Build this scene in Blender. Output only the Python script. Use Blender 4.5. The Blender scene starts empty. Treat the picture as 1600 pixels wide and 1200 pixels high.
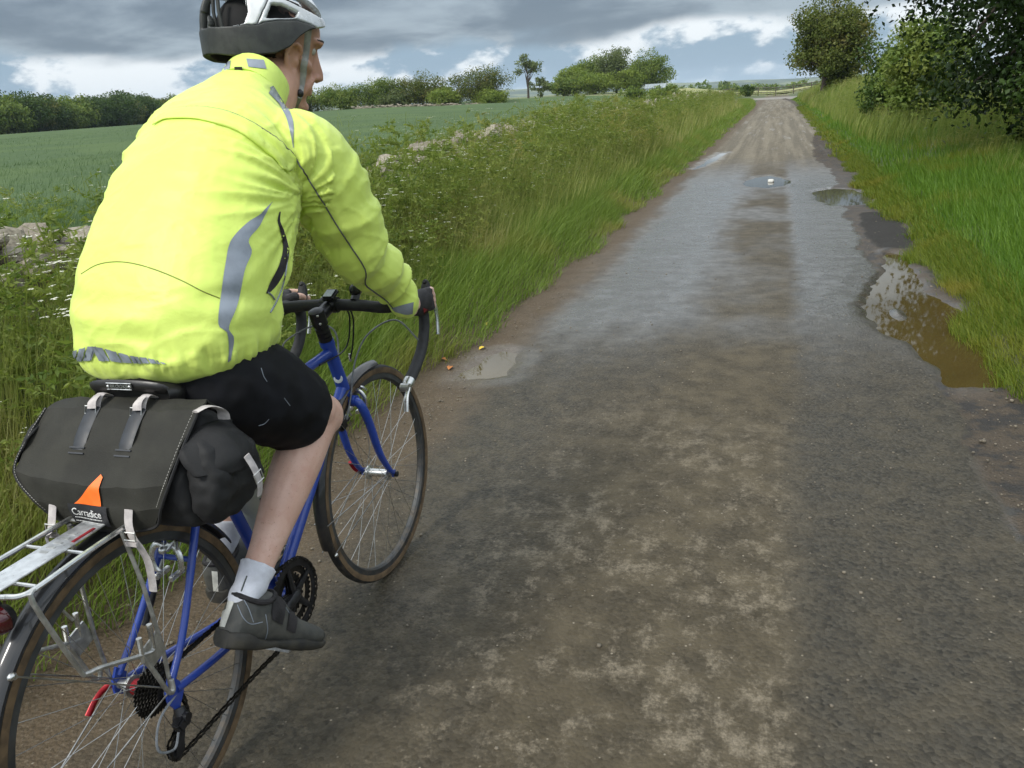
import bpy, bmesh, math, random
import numpy as np
from mathutils import Vector, Matrix, Quaternion, noise
from mathutils.bvhtree import BVHTree

sc = bpy.context.scene
COL = sc.collection
random.seed(7); RNG = np.random.default_rng(7)

# ------------------------------------------------------------------ camera
F_PX, YAW, PITCH, ROLL, CAM_H = 1279.04, .317310, .332460, .057766, 1.43594
def cam_axes():
    cy, sy, cp, sp = math.cos(YAW), math.sin(YAW), math.cos(PITCH), math.sin(PITCH)
    fw = Vector((-sy*cp, cy*cp, -sp)); r = Vector((cy, sy, 0)); u = r.cross(fw)
    cr, sr = math.cos(ROLL), math.sin(ROLL)
    return r*cr - u*sr, u*cr + r*sr, fw
CR, CU, CF = cam_axes()
CAM_O = Vector((0, 0, CAM_H))
cam_d = bpy.data.cameras.new('camera'); cam = bpy.data.objects.new('camera', cam_d); COL.objects.link(cam)
cam.matrix_world = Matrix(((CR.x, CU.x, -CF.x, 0), (CR.y, CU.y, -CF.y, 0), (CR.z, CU.z, -CF.z, CAM_H), (0, 0, 0, 1)))
cam_d.sensor_width = 36; cam_d.lens = 36*F_PX/1600; cam_d.clip_end = 20000; cam_d.clip_start = .05
sc.camera = cam
sc.render.resolution_x = 1024; sc.render.resolution_y = 768

# ------------------------------------------------------------------ node helper
class NT:
    def __init__(s, tree): s.t = tree; s.t.nodes.clear()
    def n(s, typ, ins=None, **props):
        nd = s.t.nodes.new(typ)
        for k, v in props.items(): setattr(nd, k, v)
        if ins:
            for k, v in ins.items(): s.set(nd.inputs[k], v)
        return nd
    def set(s, sock, v):
        if isinstance(v, bpy.types.NodeSocket): s.t.links.new(v, sock)
        elif isinstance(v, bpy.types.Node): s.t.links.new(v.outputs[0], sock)
        else:
            if sock.type == 'RGBA' and hasattr(v, '__len__') and len(v) == 3: v = (*v, 1)
            sock.default_value = v
    def m(s, op, a, b=0.0, c=0.0, clamp=False):
        return s.n('ShaderNodeMath', {0: a, 1: b, 2: c}, operation=op, use_clamp=clamp).outputs[0]
    def ss(s, v, lo, hi, a=0.0, b=1.0):
        return s.n('ShaderNodeMapRange', {'Value': v, 'From Min': lo, 'From Max': hi, 'To Min': a, 'To Max': b}, interpolation_type='SMOOTHSTEP').outputs[0]
    def lin(s, v, lo, hi, a=0.0, b=1.0):
        return s.n('ShaderNodeMapRange', {'Value': v, 'From Min': lo, 'From Max': hi, 'To Min': a, 'To Max': b}).outputs[0]
    def mix(s, f, a, b, blend='MIX'):
        nd = s.n('ShaderNodeMix', data_type='RGBA', blend_type=blend)
        s.set(nd.inputs[0], f); s.set(nd.inputs[6], a); s.set(nd.inputs[7], b); return nd.outputs[2]
    def mixf(s, f, a, b):
        nd = s.n('ShaderNodeMix', data_type='FLOAT'); s.set(nd.inputs[0], f); s.set(nd.inputs[2], a); s.set(nd.inputs[3], b); return nd.outputs[0]
    def noise(s, vec, scale, detail=4, rough=.55, out=0, dist=0.0):
        nd = s.n('ShaderNodeTexNoise', {'Scale': scale, 'Detail': detail, 'Roughness': rough, 'Distortion': dist})
        if vec is not None: s.set(nd.inputs['Vector'], vec)
        return nd.outputs[out]
    def xyz(s, v):
        nd = s.n('ShaderNodeSeparateXYZ', {0: v}); return nd.outputs
    def vec(s, x, y, z): return s.n('ShaderNodeCombineXYZ', {0: x, 1: y, 2: z}).outputs[0]
    def scalev(s, v, k):
        return s.n('ShaderNodeVectorMath', {0: v, 1: k}, operation='MULTIPLY').outputs[0]
    def bump(s, h, strength, dist=.01):
        return s.n('ShaderNodeBump', {'Height': h, 'Strength': strength, 'Distance': dist}).outputs[0]

# ------------------------------------------------------------------ world: broken rain clouds over a pale horizon
SUN_EL, SUN_AZ = math.radians(48), math.radians(205)     # azimuth clockwise from +Y (road direction)
w = bpy.data.worlds.new('World'); sc.world = w; w.use_nodes = True
k = NT(w.node_tree)
d = k.n('ShaderNodeTexCoord').outputs['Generated']
x, y, z = k.xyz(d)
sky = k.n('ShaderNodeTexSky', sky_type='NISHITA', sun_disc=False, sun_elevation=SUN_EL, sun_rotation=SUN_AZ, air_density=1.2, dust_density=2.0)
bg_sky = k.mix(1.0, sky.outputs[0], (.1, .1, .1), 'MULTIPLY')
zc = k.m('MAXIMUM', z, 0.0)
den = k.m('ADD', zc, .16)
pv = k.vec(k.m('DIVIDE', x, den), k.m('DIVIDE', y, den), k.m('MULTIPLY', zc, 7.0))
n1 = k.noise(pv, 1.15, 7, .56, dist=.25)
n2 = k.noise(k.scalev(d, (9.0, 9.0, 19.0)), 1.0, 9, .58, dist=.10)     # billows low down
n3 = k.noise(k.scalev(d, (3.4, 3.4, 9.0)), 1.0, 3, .5)
# low band: white heaped cloud; above it a dark flat-based deck; near the ground a rain-blue haze
deck = k.ss(k.m('ADD', z, k.m('ADD', k.m('MULTIPLY', k.m('SUBTRACT', n3, .5), .11), k.m('MULTIPLY', k.m('SUBTRACT', n2, .5), .03))), .058, .078)
lowv = k.ss(n2, .45, .55)
lowc = k.mix(lowv, (.165, .245, .33), (.64, .665, .685))
lowc = k.mix(k.ss(z, -.002, .028, .85, 0.0), lowc, (.285, .385, .48))
deckc = k.mix(k.ss(n1, .38, .64), (.078, .104, .142), (.24, .285, .33))
up = k.ss(z, .10, .42)
deckc = k.mix(up, deckc, k.mix(k.ss(n1, .38, .62), (.55, .64, .74), (1.12, 1.16, 1.18)))
cl = k.mix(deck, lowc, deckc)
fin = k.mix(.90, bg_sky, cl)
k.n('ShaderNodeOutputWorld', {0: k.n('ShaderNodeBackground', {'Color': fin, 'Strength': 1.0})})

sun_d = bpy.data.lights.new('sun', 'SUN'); sun = bpy.data.objects.new('sun', sun_d); COL.objects.link(sun)
sun_d.energy = 1.8; sun_d.angle = math.radians(14); sun_d.color = (1, .965, .90)
sdir = Vector((math.sin(SUN_AZ)*math.cos(SUN_EL), math.cos(SUN_AZ)*math.cos(SUN_EL), math.sin(SUN_EL)))
sun.rotation_euler = sdir.to_track_quat('Z', 'Y').to_euler()
sc.view_settings.view_transform = 'Standard'; sc.view_settings.look = 'None'
sc.view_settings.exposure = 0.70; sc.view_settings.gamma = 1.0

# ------------------------------------------------------------------ materials
def new_mat(name):
    m = bpy.data.materials.new(name); m.use_nodes = True
    return m, NT(m.node_tree)
def out(k, bsdf, disp=None):
    k.n('ShaderNodeOutputMaterial', {0: bsdf})
def pm(name, col, rough=.5, metal=0.0, var=.12, scale=30, bump=0.0, bscale=200, coat=0.0, spec=.5, col2=None, trans=0.0, rvar=.1, bdist=.002, sheen=0.0, dirt=0.0):
    """principled with noise-driven colour, roughness and relief"""
    m, k = new_mat(name)
    co = k.n('ShaderNodeTexCoord').outputs['Object']
    n = k.noise(co, scale, 5, .6)
    c2 = col2 or tuple(min(1, c*(1+var*2)) for c in col)
    c1 = tuple(c*(1-var*2) for c in col) if col2 is None else col
    base = k.mix(k.ss(n, .3, .7), c1, c2)
    if dirt:
        oz = k.xyz(co)[2]; dm = k.m('MULTIPLY', k.ss(k.noise(co, 26, 6, .7), .44, .66), k.ss(oz, .62, .22, 0.0, dirt)); base = k.mix(dm, base, (.13, .10, .068)); rough = .55 if rough < .5 else rough
    ins = {'Base Color': base, 'Roughness': k.lin(n, .2, .8, max(.02, rough-rvar), min(1, rough+rvar)), 'Metallic': metal,
           'Coat Weight': coat, 'Coat Roughness': .08, 'Specular IOR Level': spec, 'Transmission Weight': trans, 'Sheen Weight': sheen}
    if bump: ins['Normal'] = k.bump(k.noise(co, bscale, 4, .6), bump, bdist)
    out(k, k.n('ShaderNodeBsdfPrincipled', ins)); return m
def leaf_mat(name, ca, cb, cc=None, trans=.35, rough=.55, big=0.9):
    """foliage: colour from each piece's own 'tint', soft light passing through"""
    m, k = new_mat(name)
    t = k.n('ShaderNodeAttribute', attribute_name='tint').outputs['Fac']
    pos = k.n('ShaderNodeNewGeometry').outputs['Position']
    c = k.mix(t, ca, cb)
    if cc: c = k.mix(k.ss(k.noise(pos, big, 3), .50, .68), c, cc)
    p = k.n('ShaderNodeBsdfPrincipled', {'Base Color': c, 'Roughness': rough, 'Specular IOR Level': .18})
    tr = k.n('ShaderNodeBsdfTranslucent', {'Color': k.mix(.5, c, k.mix(1.0, c, (1.5, 1.6, .6), 'MULTIPLY'))})
    out(k, k.n('ShaderNodeMixShader', {0: trans, 1: p, 2: tr})); return m

# ------------------------------------------------------------------ geometry helpers
_PT = np.random.default_rng(42).uniform(-1, 1, (256, 256))
def vn(x, y, f=1.0, s=0):
    """smooth 2-D noise on arrays, about -1..1"""
    x = np.asarray(x, float)*f+s*17.31; y = np.asarray(y, float)*f+s*5.77
    xi = np.floor(x).astype(int); yi = np.floor(y).astype(int); u = x-xi; v = y-yi; u = u*u*(3-2*u); v = v*v*(3-2*v)
    g = lambda a, b: _PT[a % 256, b % 256]
    return (g(xi, yi)*(1-u)+g(xi+1, yi)*u)*(1-v)+(g(xi, yi+1)*(1-u)+g(xi+1, yi+1)*u)*v
def fb(x, y, f=1.0, s=0, o=4, r=.5): return sum(vn(x, y, f*2**i, s+i)*r**i for i in range(o))
def poly_sd(px, py, poly):
    """signed distance of points to a polygon, negative inside"""
    d = np.full(px.shape, 1e9); ins = np.zeros(px.shape, bool); n = len(poly)
    for i in range(n):
        (x0, y0), (x1, y1) = poly[i], poly[(i+1) % n]; ex, ey = x1-x0, y1-y0
        t = np.clip(((px-x0)*ex+(py-y0)*ey)/(ex*ex+ey*ey+1e-12), 0, 1); d = np.minimum(d, np.hypot(px-x0-t*ex, py-y0-t*ey))
        c = ((y0 > py) != (y1 > py)) & (px < ex*(py-y0)/(ey if abs(ey) > 1e-9 else 1e-9)+x0); ins ^= c
    return np.where(ins, -d, d)
def smooth01(a, lo, hi):
    t = np.clip((np.asarray(a, float)-lo)/(hi-lo), 0, 1); return t*t*(3-2*t)
ORG = {}
def tag(o, label=None, cat=None, group=None, kind=None):
    if label: o['label'] = label
    if cat: o['category'] = cat
    if group: o['group'] = group
    if kind: o['kind'] = kind
    return o
def mk(name, V, F, mat=None, parent=None, smooth=True, tint=None, link=True):
    me = bpy.data.meshes.new(name)
    V = np.asarray(V, dtype=np.float64).reshape(-1, 3)
    if parent is not None and parent.name in ORG: V = V - np.array(ORG[parent.name])
    if isinstance(F, np.ndarray):
        nf, kk = F.shape
        me.vertices.add(len(V)); me.vertices.foreach_set('co', V.astype(np.float32).ravel())
        me.loops.add(nf*kk); me.loops.foreach_set('vertex_index', F.astype(np.int32).ravel())
        me.polygons.add(nf); me.polygons.foreach_set('loop_start', np.arange(0, nf*kk, kk, dtype=np.int32))
        me.update(calc_edges=True); me.validate()
    else:
        me.from_pydata(V.tolist(), [], [tuple(int(i) for i in f) for f in F]); me.validate()
    if smooth and len(me.polygons): me.polygons.foreach_set('use_smooth', [True]*len(me.polygons))
    if tint is not None:
        a = me.attributes.new('tint', 'FLOAT', 'POINT'); a.data.foreach_set('value', np.asarray(tint, dtype=np.float32))
    if mat: me.materials.append(mat)
    o = bpy.data.objects.new(name, me)
    if link: COL.objects.link(o)
    if parent is not None:
        o.parent = parent
        if parent.name in ORG: ORG[o.name] = ORG[parent.name]
    return o
def frame_of(t):
    t = t.normalized(); a = Vector((0, 0, 1)) if abs(t.z) < .9 else Vector((1, 0, 0))
    u = t.cross(a).normalized(); return u, t.cross(u).normalized()
def catmull(pts, n):
    P = [Vector(p) for p in pts]; P = [P[0]*2-P[1]] + P + [P[-1]*2-P[-2]]; o = []
    for i in range(1, len(P)-2):
        for j in range(n):
            t = j/n; a, b, c, dd = P[i-1], P[i], P[i+1], P[i+2]
            o.append(.5*((2*b)+(c-a)*t+(2*a-5*b+4*c-dd)*t*t+(3*b-a-3*c+dd)*t**3))
    o.append(P[-2]); return o
class MB:
    def __init__(s): s.V = []; s.F = []
    def add(s, V, F):
        b = len(s.V); s.V += [tuple(v) for v in V]; s.F += [tuple(i+b for i in f) for f in F]; return s
    def rings(s, R, caps=True, closed=False):
        n = len(R[0]); V = [v for r in R for v in r]; F = []
        m = len(R)
        for i in range(m if closed else m-1):
            for j in range(n):
                F.append((i*n+j, i*n+(j+1) % n, ((i+1) % m)*n+(j+1) % n, ((i+1) % m)*n+j))
        if caps and not closed: F.append(tuple(range(n))[::-1]); F.append(tuple((m-1)*n+j for j in range(n)))
        return s.add(V, F)
    def tube(s, pts, r, n=8, caps=True, closed=False, flat=1.0, up=None):
        P = [Vector(p) for p in pts]; m = len(P)
        rr = r if hasattr(r, '__len__') else [r]*m
        if len(rr) != m: rr = list(np.interp(np.linspace(0, 1, m), np.linspace(0, 1, len(rr)), rr))
        R = []; u = None
        for i in range(m):
            if closed: t = P[(i+1) % m]-P[i-1]
            else: t = P[min(i+1, m-1)]-P[max(i-1, 0)]
            if t.length < 1e-9: t = Vector((0, 0, 1))
            t.normalize()
            if up is not None: u = (Vector(up)-t*t.dot(Vector(up))).normalized(); 
            elif u is None: u, _ = frame_of(t)
            else: u = (u-t*u.dot(t)).normalized()
            v = t.cross(u)
            R.append([P[i]+(u*math.cos(a)*flat+v*math.sin(a))*rr[i] for a in [2*math.pi*j/n for j in range(n)]])
        return s.rings(R, caps, closed)
    def cyl(s, a, b, r, n=12, r2=None): return s.tube([a, b], [r, r if r2 is None else r2], n)
    def lathe(s, c, axis, prof, n=24, closed=False):
        c = Vector(c); ax = Vector(axis).normalized(); u, v = frame_of(ax)
        R = [[c+ax*t+(u*math.cos(2*math.pi*j/n)+v*math.sin(2*math.pi*j/n))*max(r, 1e-5) for j in range(n)] for t, r in prof]
        return s.rings(R, not closed, closed)
    def box(s, c, size, M=None, bev=0.0):
        hx, hy, hz = [q/2 for q in size]; c = Vector(c)
        if bev <= 0:
            V = [Vector((sx*hx, sy*hy, sz*hz)) for sx in (-1, 1) for sy in (-1, 1) for sz in (-1, 1)]
            F = [(0, 1, 3, 2), (4, 6, 7, 5), (0, 4, 5, 1), (2, 3, 7, 6), (0, 2, 6, 4), (1, 5, 7, 3)]
        else:
            bm = bmesh.new(); bmesh.ops.create_cube(bm, size=1)
            for v in bm.verts: v.co = Vector((v.co.x*size[0], v.co.y*size[1], v.co.z*size[2]))
            bmesh.ops.bevel(bm, geom=bm.edges[:], offset=bev, segments=2, affect='EDGES')
            bm.verts.index_update(); V = [v.co.copy() for v in bm.verts]; F = [[v.index for v in f.verts] for f in bm.faces]; bm.free()
        return s.add([c+(M @ v if M is not None else v) for v in V], F)
    def ball(s, c, rad, n=16, m=10, M=None):
        c = Vector(c); rad = rad if hasattr(rad, '__len__') else (rad,)*3; R = []
        for i in range(m+1):
            th = math.pi*min(max(i/m, .004), .996)
            R.append([Vector((math.sin(th)*math.cos(2*math.pi*j/n)*rad[0], math.sin(th)*math.sin(2*math.pi*j/n)*rad[1], math.cos(th)*rad[2])) for j in range(n)])
        return s.rings([[c+(M @ v if M is not None else v) for v in r] for r in R][::-1])
    def prism(s, poly, ext):
        P = [Vector(p) for p in poly]; e = Vector(ext); n = len(P)
        return s.add(P+[p+e for p in P], [tuple(range(n))[::-1], tuple(range(n, 2*n))]+[(i, (i+1) % n, n+(i+1) % n, n+i) for i in range(n)])
    def build(s, name, mat, parent=None, smooth=True, tint=None):
        o = mk(name, s.V, s.F, mat, parent, smooth, tint)
        bm = bmesh.new(); bm.from_mesh(o.data); bmesh.ops.recalc_face_normals(bm, faces=bm.faces[:]); bm.to_mesh(o.data); bm.free()
        if smooth: 
            try: o.data.set_sharp_from_angle(angle=math.radians(42))
            except Exception: pass
        return o
def evaluated(o):
    dg = bpy.context.evaluated_depsgraph_get(); dg.update()
    return bpy.data.meshes.new_from_object(o.evaluated_get(dg))
def fuse(mb, voxel, smooth_it=6, fac=.5, sub=0):
    """union of overlapping closed shapes into one continuous skin -> (V array, F list)"""
    o = mk('tmp', mb.V, mb.F)
    bm = bmesh.new(); bm.from_mesh(o.data); bmesh.ops.recalc_face_normals(bm, faces=bm.faces[:]); bm.to_mesh(o.data); bm.free()
    r = o.modifiers.new('r', 'REMESH'); r.mode = 'VOXEL'; r.voxel_size = voxel
    if smooth_it: q = o.modifiers.new('s', 'SMOOTH'); q.factor = fac; q.iterations = smooth_it
    me = evaluated(o)
    V = np.zeros(len(me.vertices)*3); me.vertices.foreach_get('co', V); V = V.reshape(-1, 3)
    F = [tuple(p.vertices) for p in me.polygons]
    bpy.data.objects.remove(o); bpy.data.meshes.remove(me)
    return V, F
def vnormals(V, F):
    N = np.zeros_like(V); Fq = np.array([f if len(f) == 4 else (*f, f[-1]) for f in F])
    n = np.cross(V[Fq[:, 2]]-V[Fq[:, 0]], V[Fq[:, 3]]-V[Fq[:, 1]])
    for j in range(4): np.add.at(N, Fq[:, j], n)
    return N/np.maximum(np.linalg.norm(N, axis=1, keepdims=True), 1e-12)
def text_mesh(txt, size, extrude=.0006):
    cu = bpy.data.curves.new('t', 'FONT'); cu.body = txt; cu.size = size; cu.extrude = extrude; cu.align_x = 'CENTER'; cu.align_y = 'CENTER'
    o = bpy.data.objects.new('t', cu); COL.objects.link(o); me = evaluated(o)
    V = np.array([v.co[:] for v in me.vertices]); F = [tuple(p.vertices) for p in me.polygons]
    bpy.data.objects.remove(o); bpy.data.curves.remove(cu); return V, F
def px_ray(px, py):
    return CAM_O, (CF + CR*((px-800)/F_PX) - CU*((py-600)/F_PX)).normalized()
# =================================================================== ENVIRONMENT
def smooth01(a, lo, hi):
    t = np.clip((np.asarray(a, float)-lo)/(hi-lo), 0, 1); return t*t*(3-2*t)
def nz(x, y, f, seed=0.0): return noise.noise(Vector((x*f+seed, y*f-seed, seed*.37)))
def gz(x, y):
    """height of the land (road at 0)"""
    x = np.asarray(x, float); y = np.asarray(y, float)
    L = .10*smooth01(-x, 1.78, 2.4)+.05*smooth01(-x, 2.4, 3.2)
    L = L + 1.15*smooth01(-x, 7, 32)*(1-smooth01(-x, 62, 122))*np.clip(y/120, -.2, 1.9)
    Rr = .13*smooth01(x, 1.16, 1.75)+.22*smooth01(x, 1.7, 3.2)+.25*smooth01(x, 3, 6)
    Rr = Rr + .5*smooth01(x, 1.6, 4)*smooth01(y, 18, 50)*(1-smooth01(y, 78, 98))
    far = 1-smooth01(y, 92, 104)*(1-smooth01(y, 123, 128))*smooth01(x, -60, -20)
    z = np.where(x < 0, L, Rr)*far
    z = z - .008*np.clip(np.hypot(x, y)-260, 0, 600)
    return z
def grid(name, xs, ys, zf, mat, kind='structure'):
    xs = np.asarray(xs, float); ys = np.asarray(ys, float); X, Y = np.meshgrid(xs, ys); Z = zf(X, Y)
    V = np.stack([X, Y, Z], -1).reshape(-1, 3); nx, ny = len(xs), len(ys)
    i = np.arange(nx*ny).reshape(ny, nx)
    F = np.stack([i[:-1, :-1], i[:-1, 1:], i[1:, 1:], i[1:, :-1]], -1).reshape(-1, 4)
    return tag(mk(name, V, F, mat), kind=kind)

# ---- ground
m_ground, k = new_mat('ground_soil_and_turf')
pos = k.n('ShaderNodeNewGeometry').outputs['Position']; X_, Y_, Z_ = k.xyz(pos)
na = k.noise(pos, .7, 5); nb = k.noise(pos, 9, 5, .65); nc = k.noise(k.scalev(pos, (.004, .012, .01)), 1, 3)
soil = k.mix(nb, (.055, .042, .028), (.10, .075, .048))
turf = k.mix(nb, (.030, .045, .012), (.060, .085, .022))
dist = k.m('SQRT', k.m('ADD', k.m('MULTIPLY', X_, X_), k.m('MULTIPLY', Y_, Y_)))
offr = k.m('ADD', k.m('ABSOLUTE', k.m('ADD', X_, .27)), k.m('MULTIPLY', k.m('SUBTRACT', na, .5), .5))
c = k.mix(k.ss(offr, 1.45, 1.8), soil, turf)
farc = k.mix(k.ss(nc, .42, .58), (.075, .105, .030), (.20, .20, .075))
c = k.mix(k.ss(dist, 110, 190), c, farc)
out(k, k.n('ShaderNodeBsdfPrincipled', {'Base Color': c, 'Roughness': .85, 'Normal': k.bump(nb, .6, .02)}))
gx = np.concatenate([-np.geomspace(4000, 12, 34), np.linspace(-11, -4.2, 18), np.linspace(-4, 7, 120), np.geomspace(7.6, 4000, 34)])
gy = np.concatenate([-np.geomspace(300, 3, 10), np.linspace(-2.5, 30, 130), np.linspace(30.5, 135, 90), np.geomspace(140, 6000, 36)])
grid('ground', gx, gy, lambda a, b: gz(a, b)-.05*((a > -2.22) & (a < 1.5) & (b < 101)), m_ground)

# ---- road: tarmac slab with broken edges, muddy margins and hollows that hold the water
PUD = {'big': [(.98, 7.75), (1.12, 7.6), (1.02, 6.9), (1.04, 6.2), (1.12, 5.92), (1.19, 5.6), (1.17, 5.05), (1.12, 4.8), (1.17, 4.5), (1.06, 4.26), (.90, 4.24), (.84, 4.62), (.76, 4.95), (.64, 5.3), (.61, 5.8), (.72, 6.25), (.84, 6.8)],
       'left': [(-1.60, 4.12), (-1.60, 4.36), (-1.52, 4.52), (-1.42, 4.50), (-1.36, 4.30), (-1.36, 4.08), (-1.45, 3.98), (-1.54, 4.0)],
       'mid': [(-.5, 13.94), (-.3, 14.7), (-.10, 14.9), (.28, 13.95), (.1, 13.2), (-.12, 13.0), (-.4, 13.3)],
       'right': [(.51, 12.43), (.75, 12.8), (1.04, 12.6), (1.22, 11.6), (1.06, 11.0), (.69, 10.9), (.52, 11.6)],
       'long': [(-1.5, 16.4), (-1.36, 17.0), (-1.2, 18.6), (-1.1, 20.8), (-1.25, 20.7), (-1.42, 18.4)]}
PATCH = [(.93, 10.25), (1.24, 10.2), (1.27, 9.2), (1.22, 8.0), (.95, 7.8), (.86, 8.4), (.88, 9.2)]
rx_ = np.concatenate([np.linspace(-2.26, -1.0, 56), np.linspace(-.96, .55, 34), np.linspace(.575, 1.52, 46)])
ry_ = np.concatenate([np.arange(-1.5, 3.6, .06), np.arange(3.6, 8, .028), np.arange(8, 15, .05), np.arange(15, 22, .10), np.arange(22, 60, .4), np.arange(60, 101, 1.2)])
RX, RY = np.meshgrid(rx_, ry_)
er = .84+.09*vn(0*RY, RY, .55, 3)+.06*vn(0*RY, RY, 2.1, 8)+.03*vn(RX*.0, RY, 7.0, 1)-.06*np.exp(-((RY-9.0)/1.3)**2)+.32*smooth01(RY, 18, 30)+.02*fb(RX, RY, 11, 4, 3)
el_x = -1.50+.07*vn(1+0*RY, RY, .7, 5)+.05*vn(1+0*RY, RY, 2.6, 2)+.02*fb(RX, RY, 9, 5, 3)
sl = smooth01(er-RX, -.012, .022)*smooth01(RX-el_x, -.10, .06)
RZ = .004+.014*sl+.0035*fb(RX, RY, 1.6, 1, 3)+.0018*fb(RX, RY, 9, 2, 3)*(1.6-sl)+(1-sl)*(.008+.006*fb(RX, RY, 4.5, 7, 3))
RZ = RZ+np.where(RX > 1.1, .11*smooth01(RX, 1.18, 1.75)-.02*smooth01(RX,1.3,1.5), 0)+np.where(RX < -1.78, .085*smooth01(-RX, 1.78, 2.25), 0)
dep = {'big': .036, 'left': .020, 'mid': .026, 'right': .030, 'long': .025}
WATER = .0005
for kx, pl in PUD.items():
    sd = poly_sd(RX, RY, pl)+.028*fb(RX, RY, 5.5, 11, 4)
    RZ = RZ-dep[kx]*smooth01(-sd, -.07, .05)+.0075*np.exp(-((sd-.10)/.06)**2)*(kx == 'big')*(RX > .9)
# stone-like islands in the big hollow
RZ = RZ+.040*np.exp(-(((RX-.80)/.055)**2+((RY-5.62)/.17)**2)**1.5)
psd = poly_sd(RX, RY, PATCH)+.025*fb(RX, RY, 6, 13, 4)
patch = smooth01(-psd, -.015, .02); RZ = RZ+.008*patch*(1-sl)-.004*patch*sl
bend = np.where(RY > 60, -((RY-60)/40)**2*1.4*(.55+.45*(1-(RX+2.26)/3.78)), 0)
RV = np.stack([RX+bend, RY, RZ], -1).reshape(-1, 3); ii = np.arange(RX.size).reshape(RX.shape)
RF = np.stack([ii[:-1, :-1], ii[:-1, 1:], ii[1:, 1:], ii[1:, :-1]], -1).reshape(-1, 4)
wetp = np.zeros_like(RX)
for kx, pl in PUD.items(): wetp = np.maximum(wetp, smooth01(-(poly_sd(RX, RY, pl)+.06*fb(RX, RY, 5, 21, 3)), -.20, -.02))
m_road, k = new_mat('wet_muddy_tarmac')
pos = k.n('ShaderNodeNewGeometry').outputs['Position']; X_, Y_, Z_ = k.xyz(pos)
A_ = lambda nm: k.n('ShaderNodeAttribute', attribute_name=nm).outputs['Fac']
slab, patchm, shore = A_('slab'), A_('patch'), A_('shore')
wob = k.m('MULTIPLY', k.m('SUBTRACT', k.noise(k.scalev(pos, (1.2, .7, 1)), 1, 5, .62), .5), 1.0)
wob2 = k.m('MULTIPLY', k.m('SUBTRACT', k.noise(k.scalev(pos, (5, 2.6, 1)), 1, 6, .68), .5), .6)
fine = k.noise(pos, 190, 3, .7); grit = k.noise(pos, 70, 5, .75); mid = k.noise(pos, 7, 6, .66); big = k.noise(pos, 1.1, 4, .6)
chip = k.n('ShaderNodeTexVoronoi', {'Vector': pos, 'Scale': 85.0}, feature='F1')
chipv = k.noise(chip.outputs['Color'], 3.0, 0)
chipc = k.xyz(chip.outputs['Color'])[0]
xw = k.m('ADD', X_, k.m('ADD', k.m('MULTIPLY', wob, .45), k.m('MULTIPLY', wob2, .45)))
yw = k.m('ADD', Y_, k.m('ADD', k.m('MULTIPLY', wob, 2.4), k.m('MULTIPLY', wob2, 2.0)))
nearm = k.ss(yw, 5.2, 3.2); farm = k.ss(yw, 13.5, 20.0)
# silt left between the wheel tracks: patchy beyond, broad and blotched close by
alongp = k.ss(k.noise(k.scalev(pos, (.6, .42, 1)), 1, 3, .6), .40, .56)
crown_f = k.m('MULTIPLY', k.m('MULTIPLY', k.ss(xw, -.66, -.26), k.ss(k.m('ADD', X_, k.m('MULTIPLY', wob2, .35)), .26, .10)), k.lin(alongp, 0, 1, .35, 1.0))
crown_n = k.m('MULTIPLY', k.ss(xw, -1.15, -.45), k.ss(k.m('ADD', X_, k.m('MULTIPLY', wob2, .30)), .20, .02))
crown = k.mixf(nearm, crown_f, crown_n)
shoulder = k.ss(xw, -1.20, -1.52)
tar = k.mix(chipc, (.021, .019, .0148), (.064, .057, .043)); tar = k.mix(k.m('MULTIPLY', k.ss(grit, .45, .65), .55), tar, (.058, .048, .032))
olive = k.mix(k.ss(mid, .3, .7), (.050, .040, .024), (.092, .075, .047)); olive = k.mix(k.m('MULTIPLY', chipc, .35), olive, (.105, .088, .062))
pale = k.mix(fine, (.17, .142, .100), (.31, .265, .198))
mud = k.mix(mid, (.060, .043, .026), (.112, .083, .052)); mud = k.mix(k.m('MULTIPLY', k.ss(grit, .5, .7), .6), mud, (.20, .165, .12))
blot = k.ss(k.m('ADD', k.m('ADD', k.noise(k.scalev(pos, (13, 10, 1)), 1, 9, .78), k.m('MULTIPLY', k.m('SUBTRACT', big, .5), .55)), k.m('MULTIPLY', k.m('SUBTRACT', grit, .5), .30)), .47, .68)
blot_n = k.m('MULTIPLY', blot, k.m('MULTIPLY', k.ss(yw, 4.6, 2.0), k.m('MULTIPLY', k.ss(X_, .18, .06), k.ss(xw, -1.25, -.7))))
c = k.mix(k.m('MULTIPLY', k.ss(mid, .35, .7), .45), tar, olive)
c = k.mix(k.m('MULTIPLY', crown, k.lin(mid, .3, .7, .55, .95)), c, olive)
c = k.mix(k.m('MULTIPLY', blot_n, k.lin(fine, .3, .7, .45, .85)), c, pale)
tanfar = k.mix(mid, (.150, .128, .092), (.250, .218, .160))
trk = k.ss(k.noise(k.scalev(pos, (4.5, .10, 1)), 1, 5, .62), .42, .60)
c = k.mix(k.m('MULTIPLY', farm, k.m('MULTIPLY', k.lin(trk, 0, 1, .5, .95), k.lin(mid, .3, .7, .7, 1.0))), c, tanfar)
c = k.mix(k.m('MULTIPLY', shoulder, k.lin(mid, .3, .6, .5, .95)), c, mud)
gm_ = k.mix(grit, (.026, .021, .016), (.115, .088, .060)); gm_ = k.mix(k.ss(mid, .45, .6), gm_, (.034, .031, .028))
c = k.mix(slab, k.mix(shoulder, gm_, mud), c)
c = k.mix(patchm, c, k.mix(grit, (.016, .015, .014), (.046, .042, .036)))
lite = k.ss(k.n('ShaderNodeTexVoronoi', {'Vector': pos, 'Scale': 34.0}, feature='F1').outputs['Distance'], .14, .06)
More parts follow.
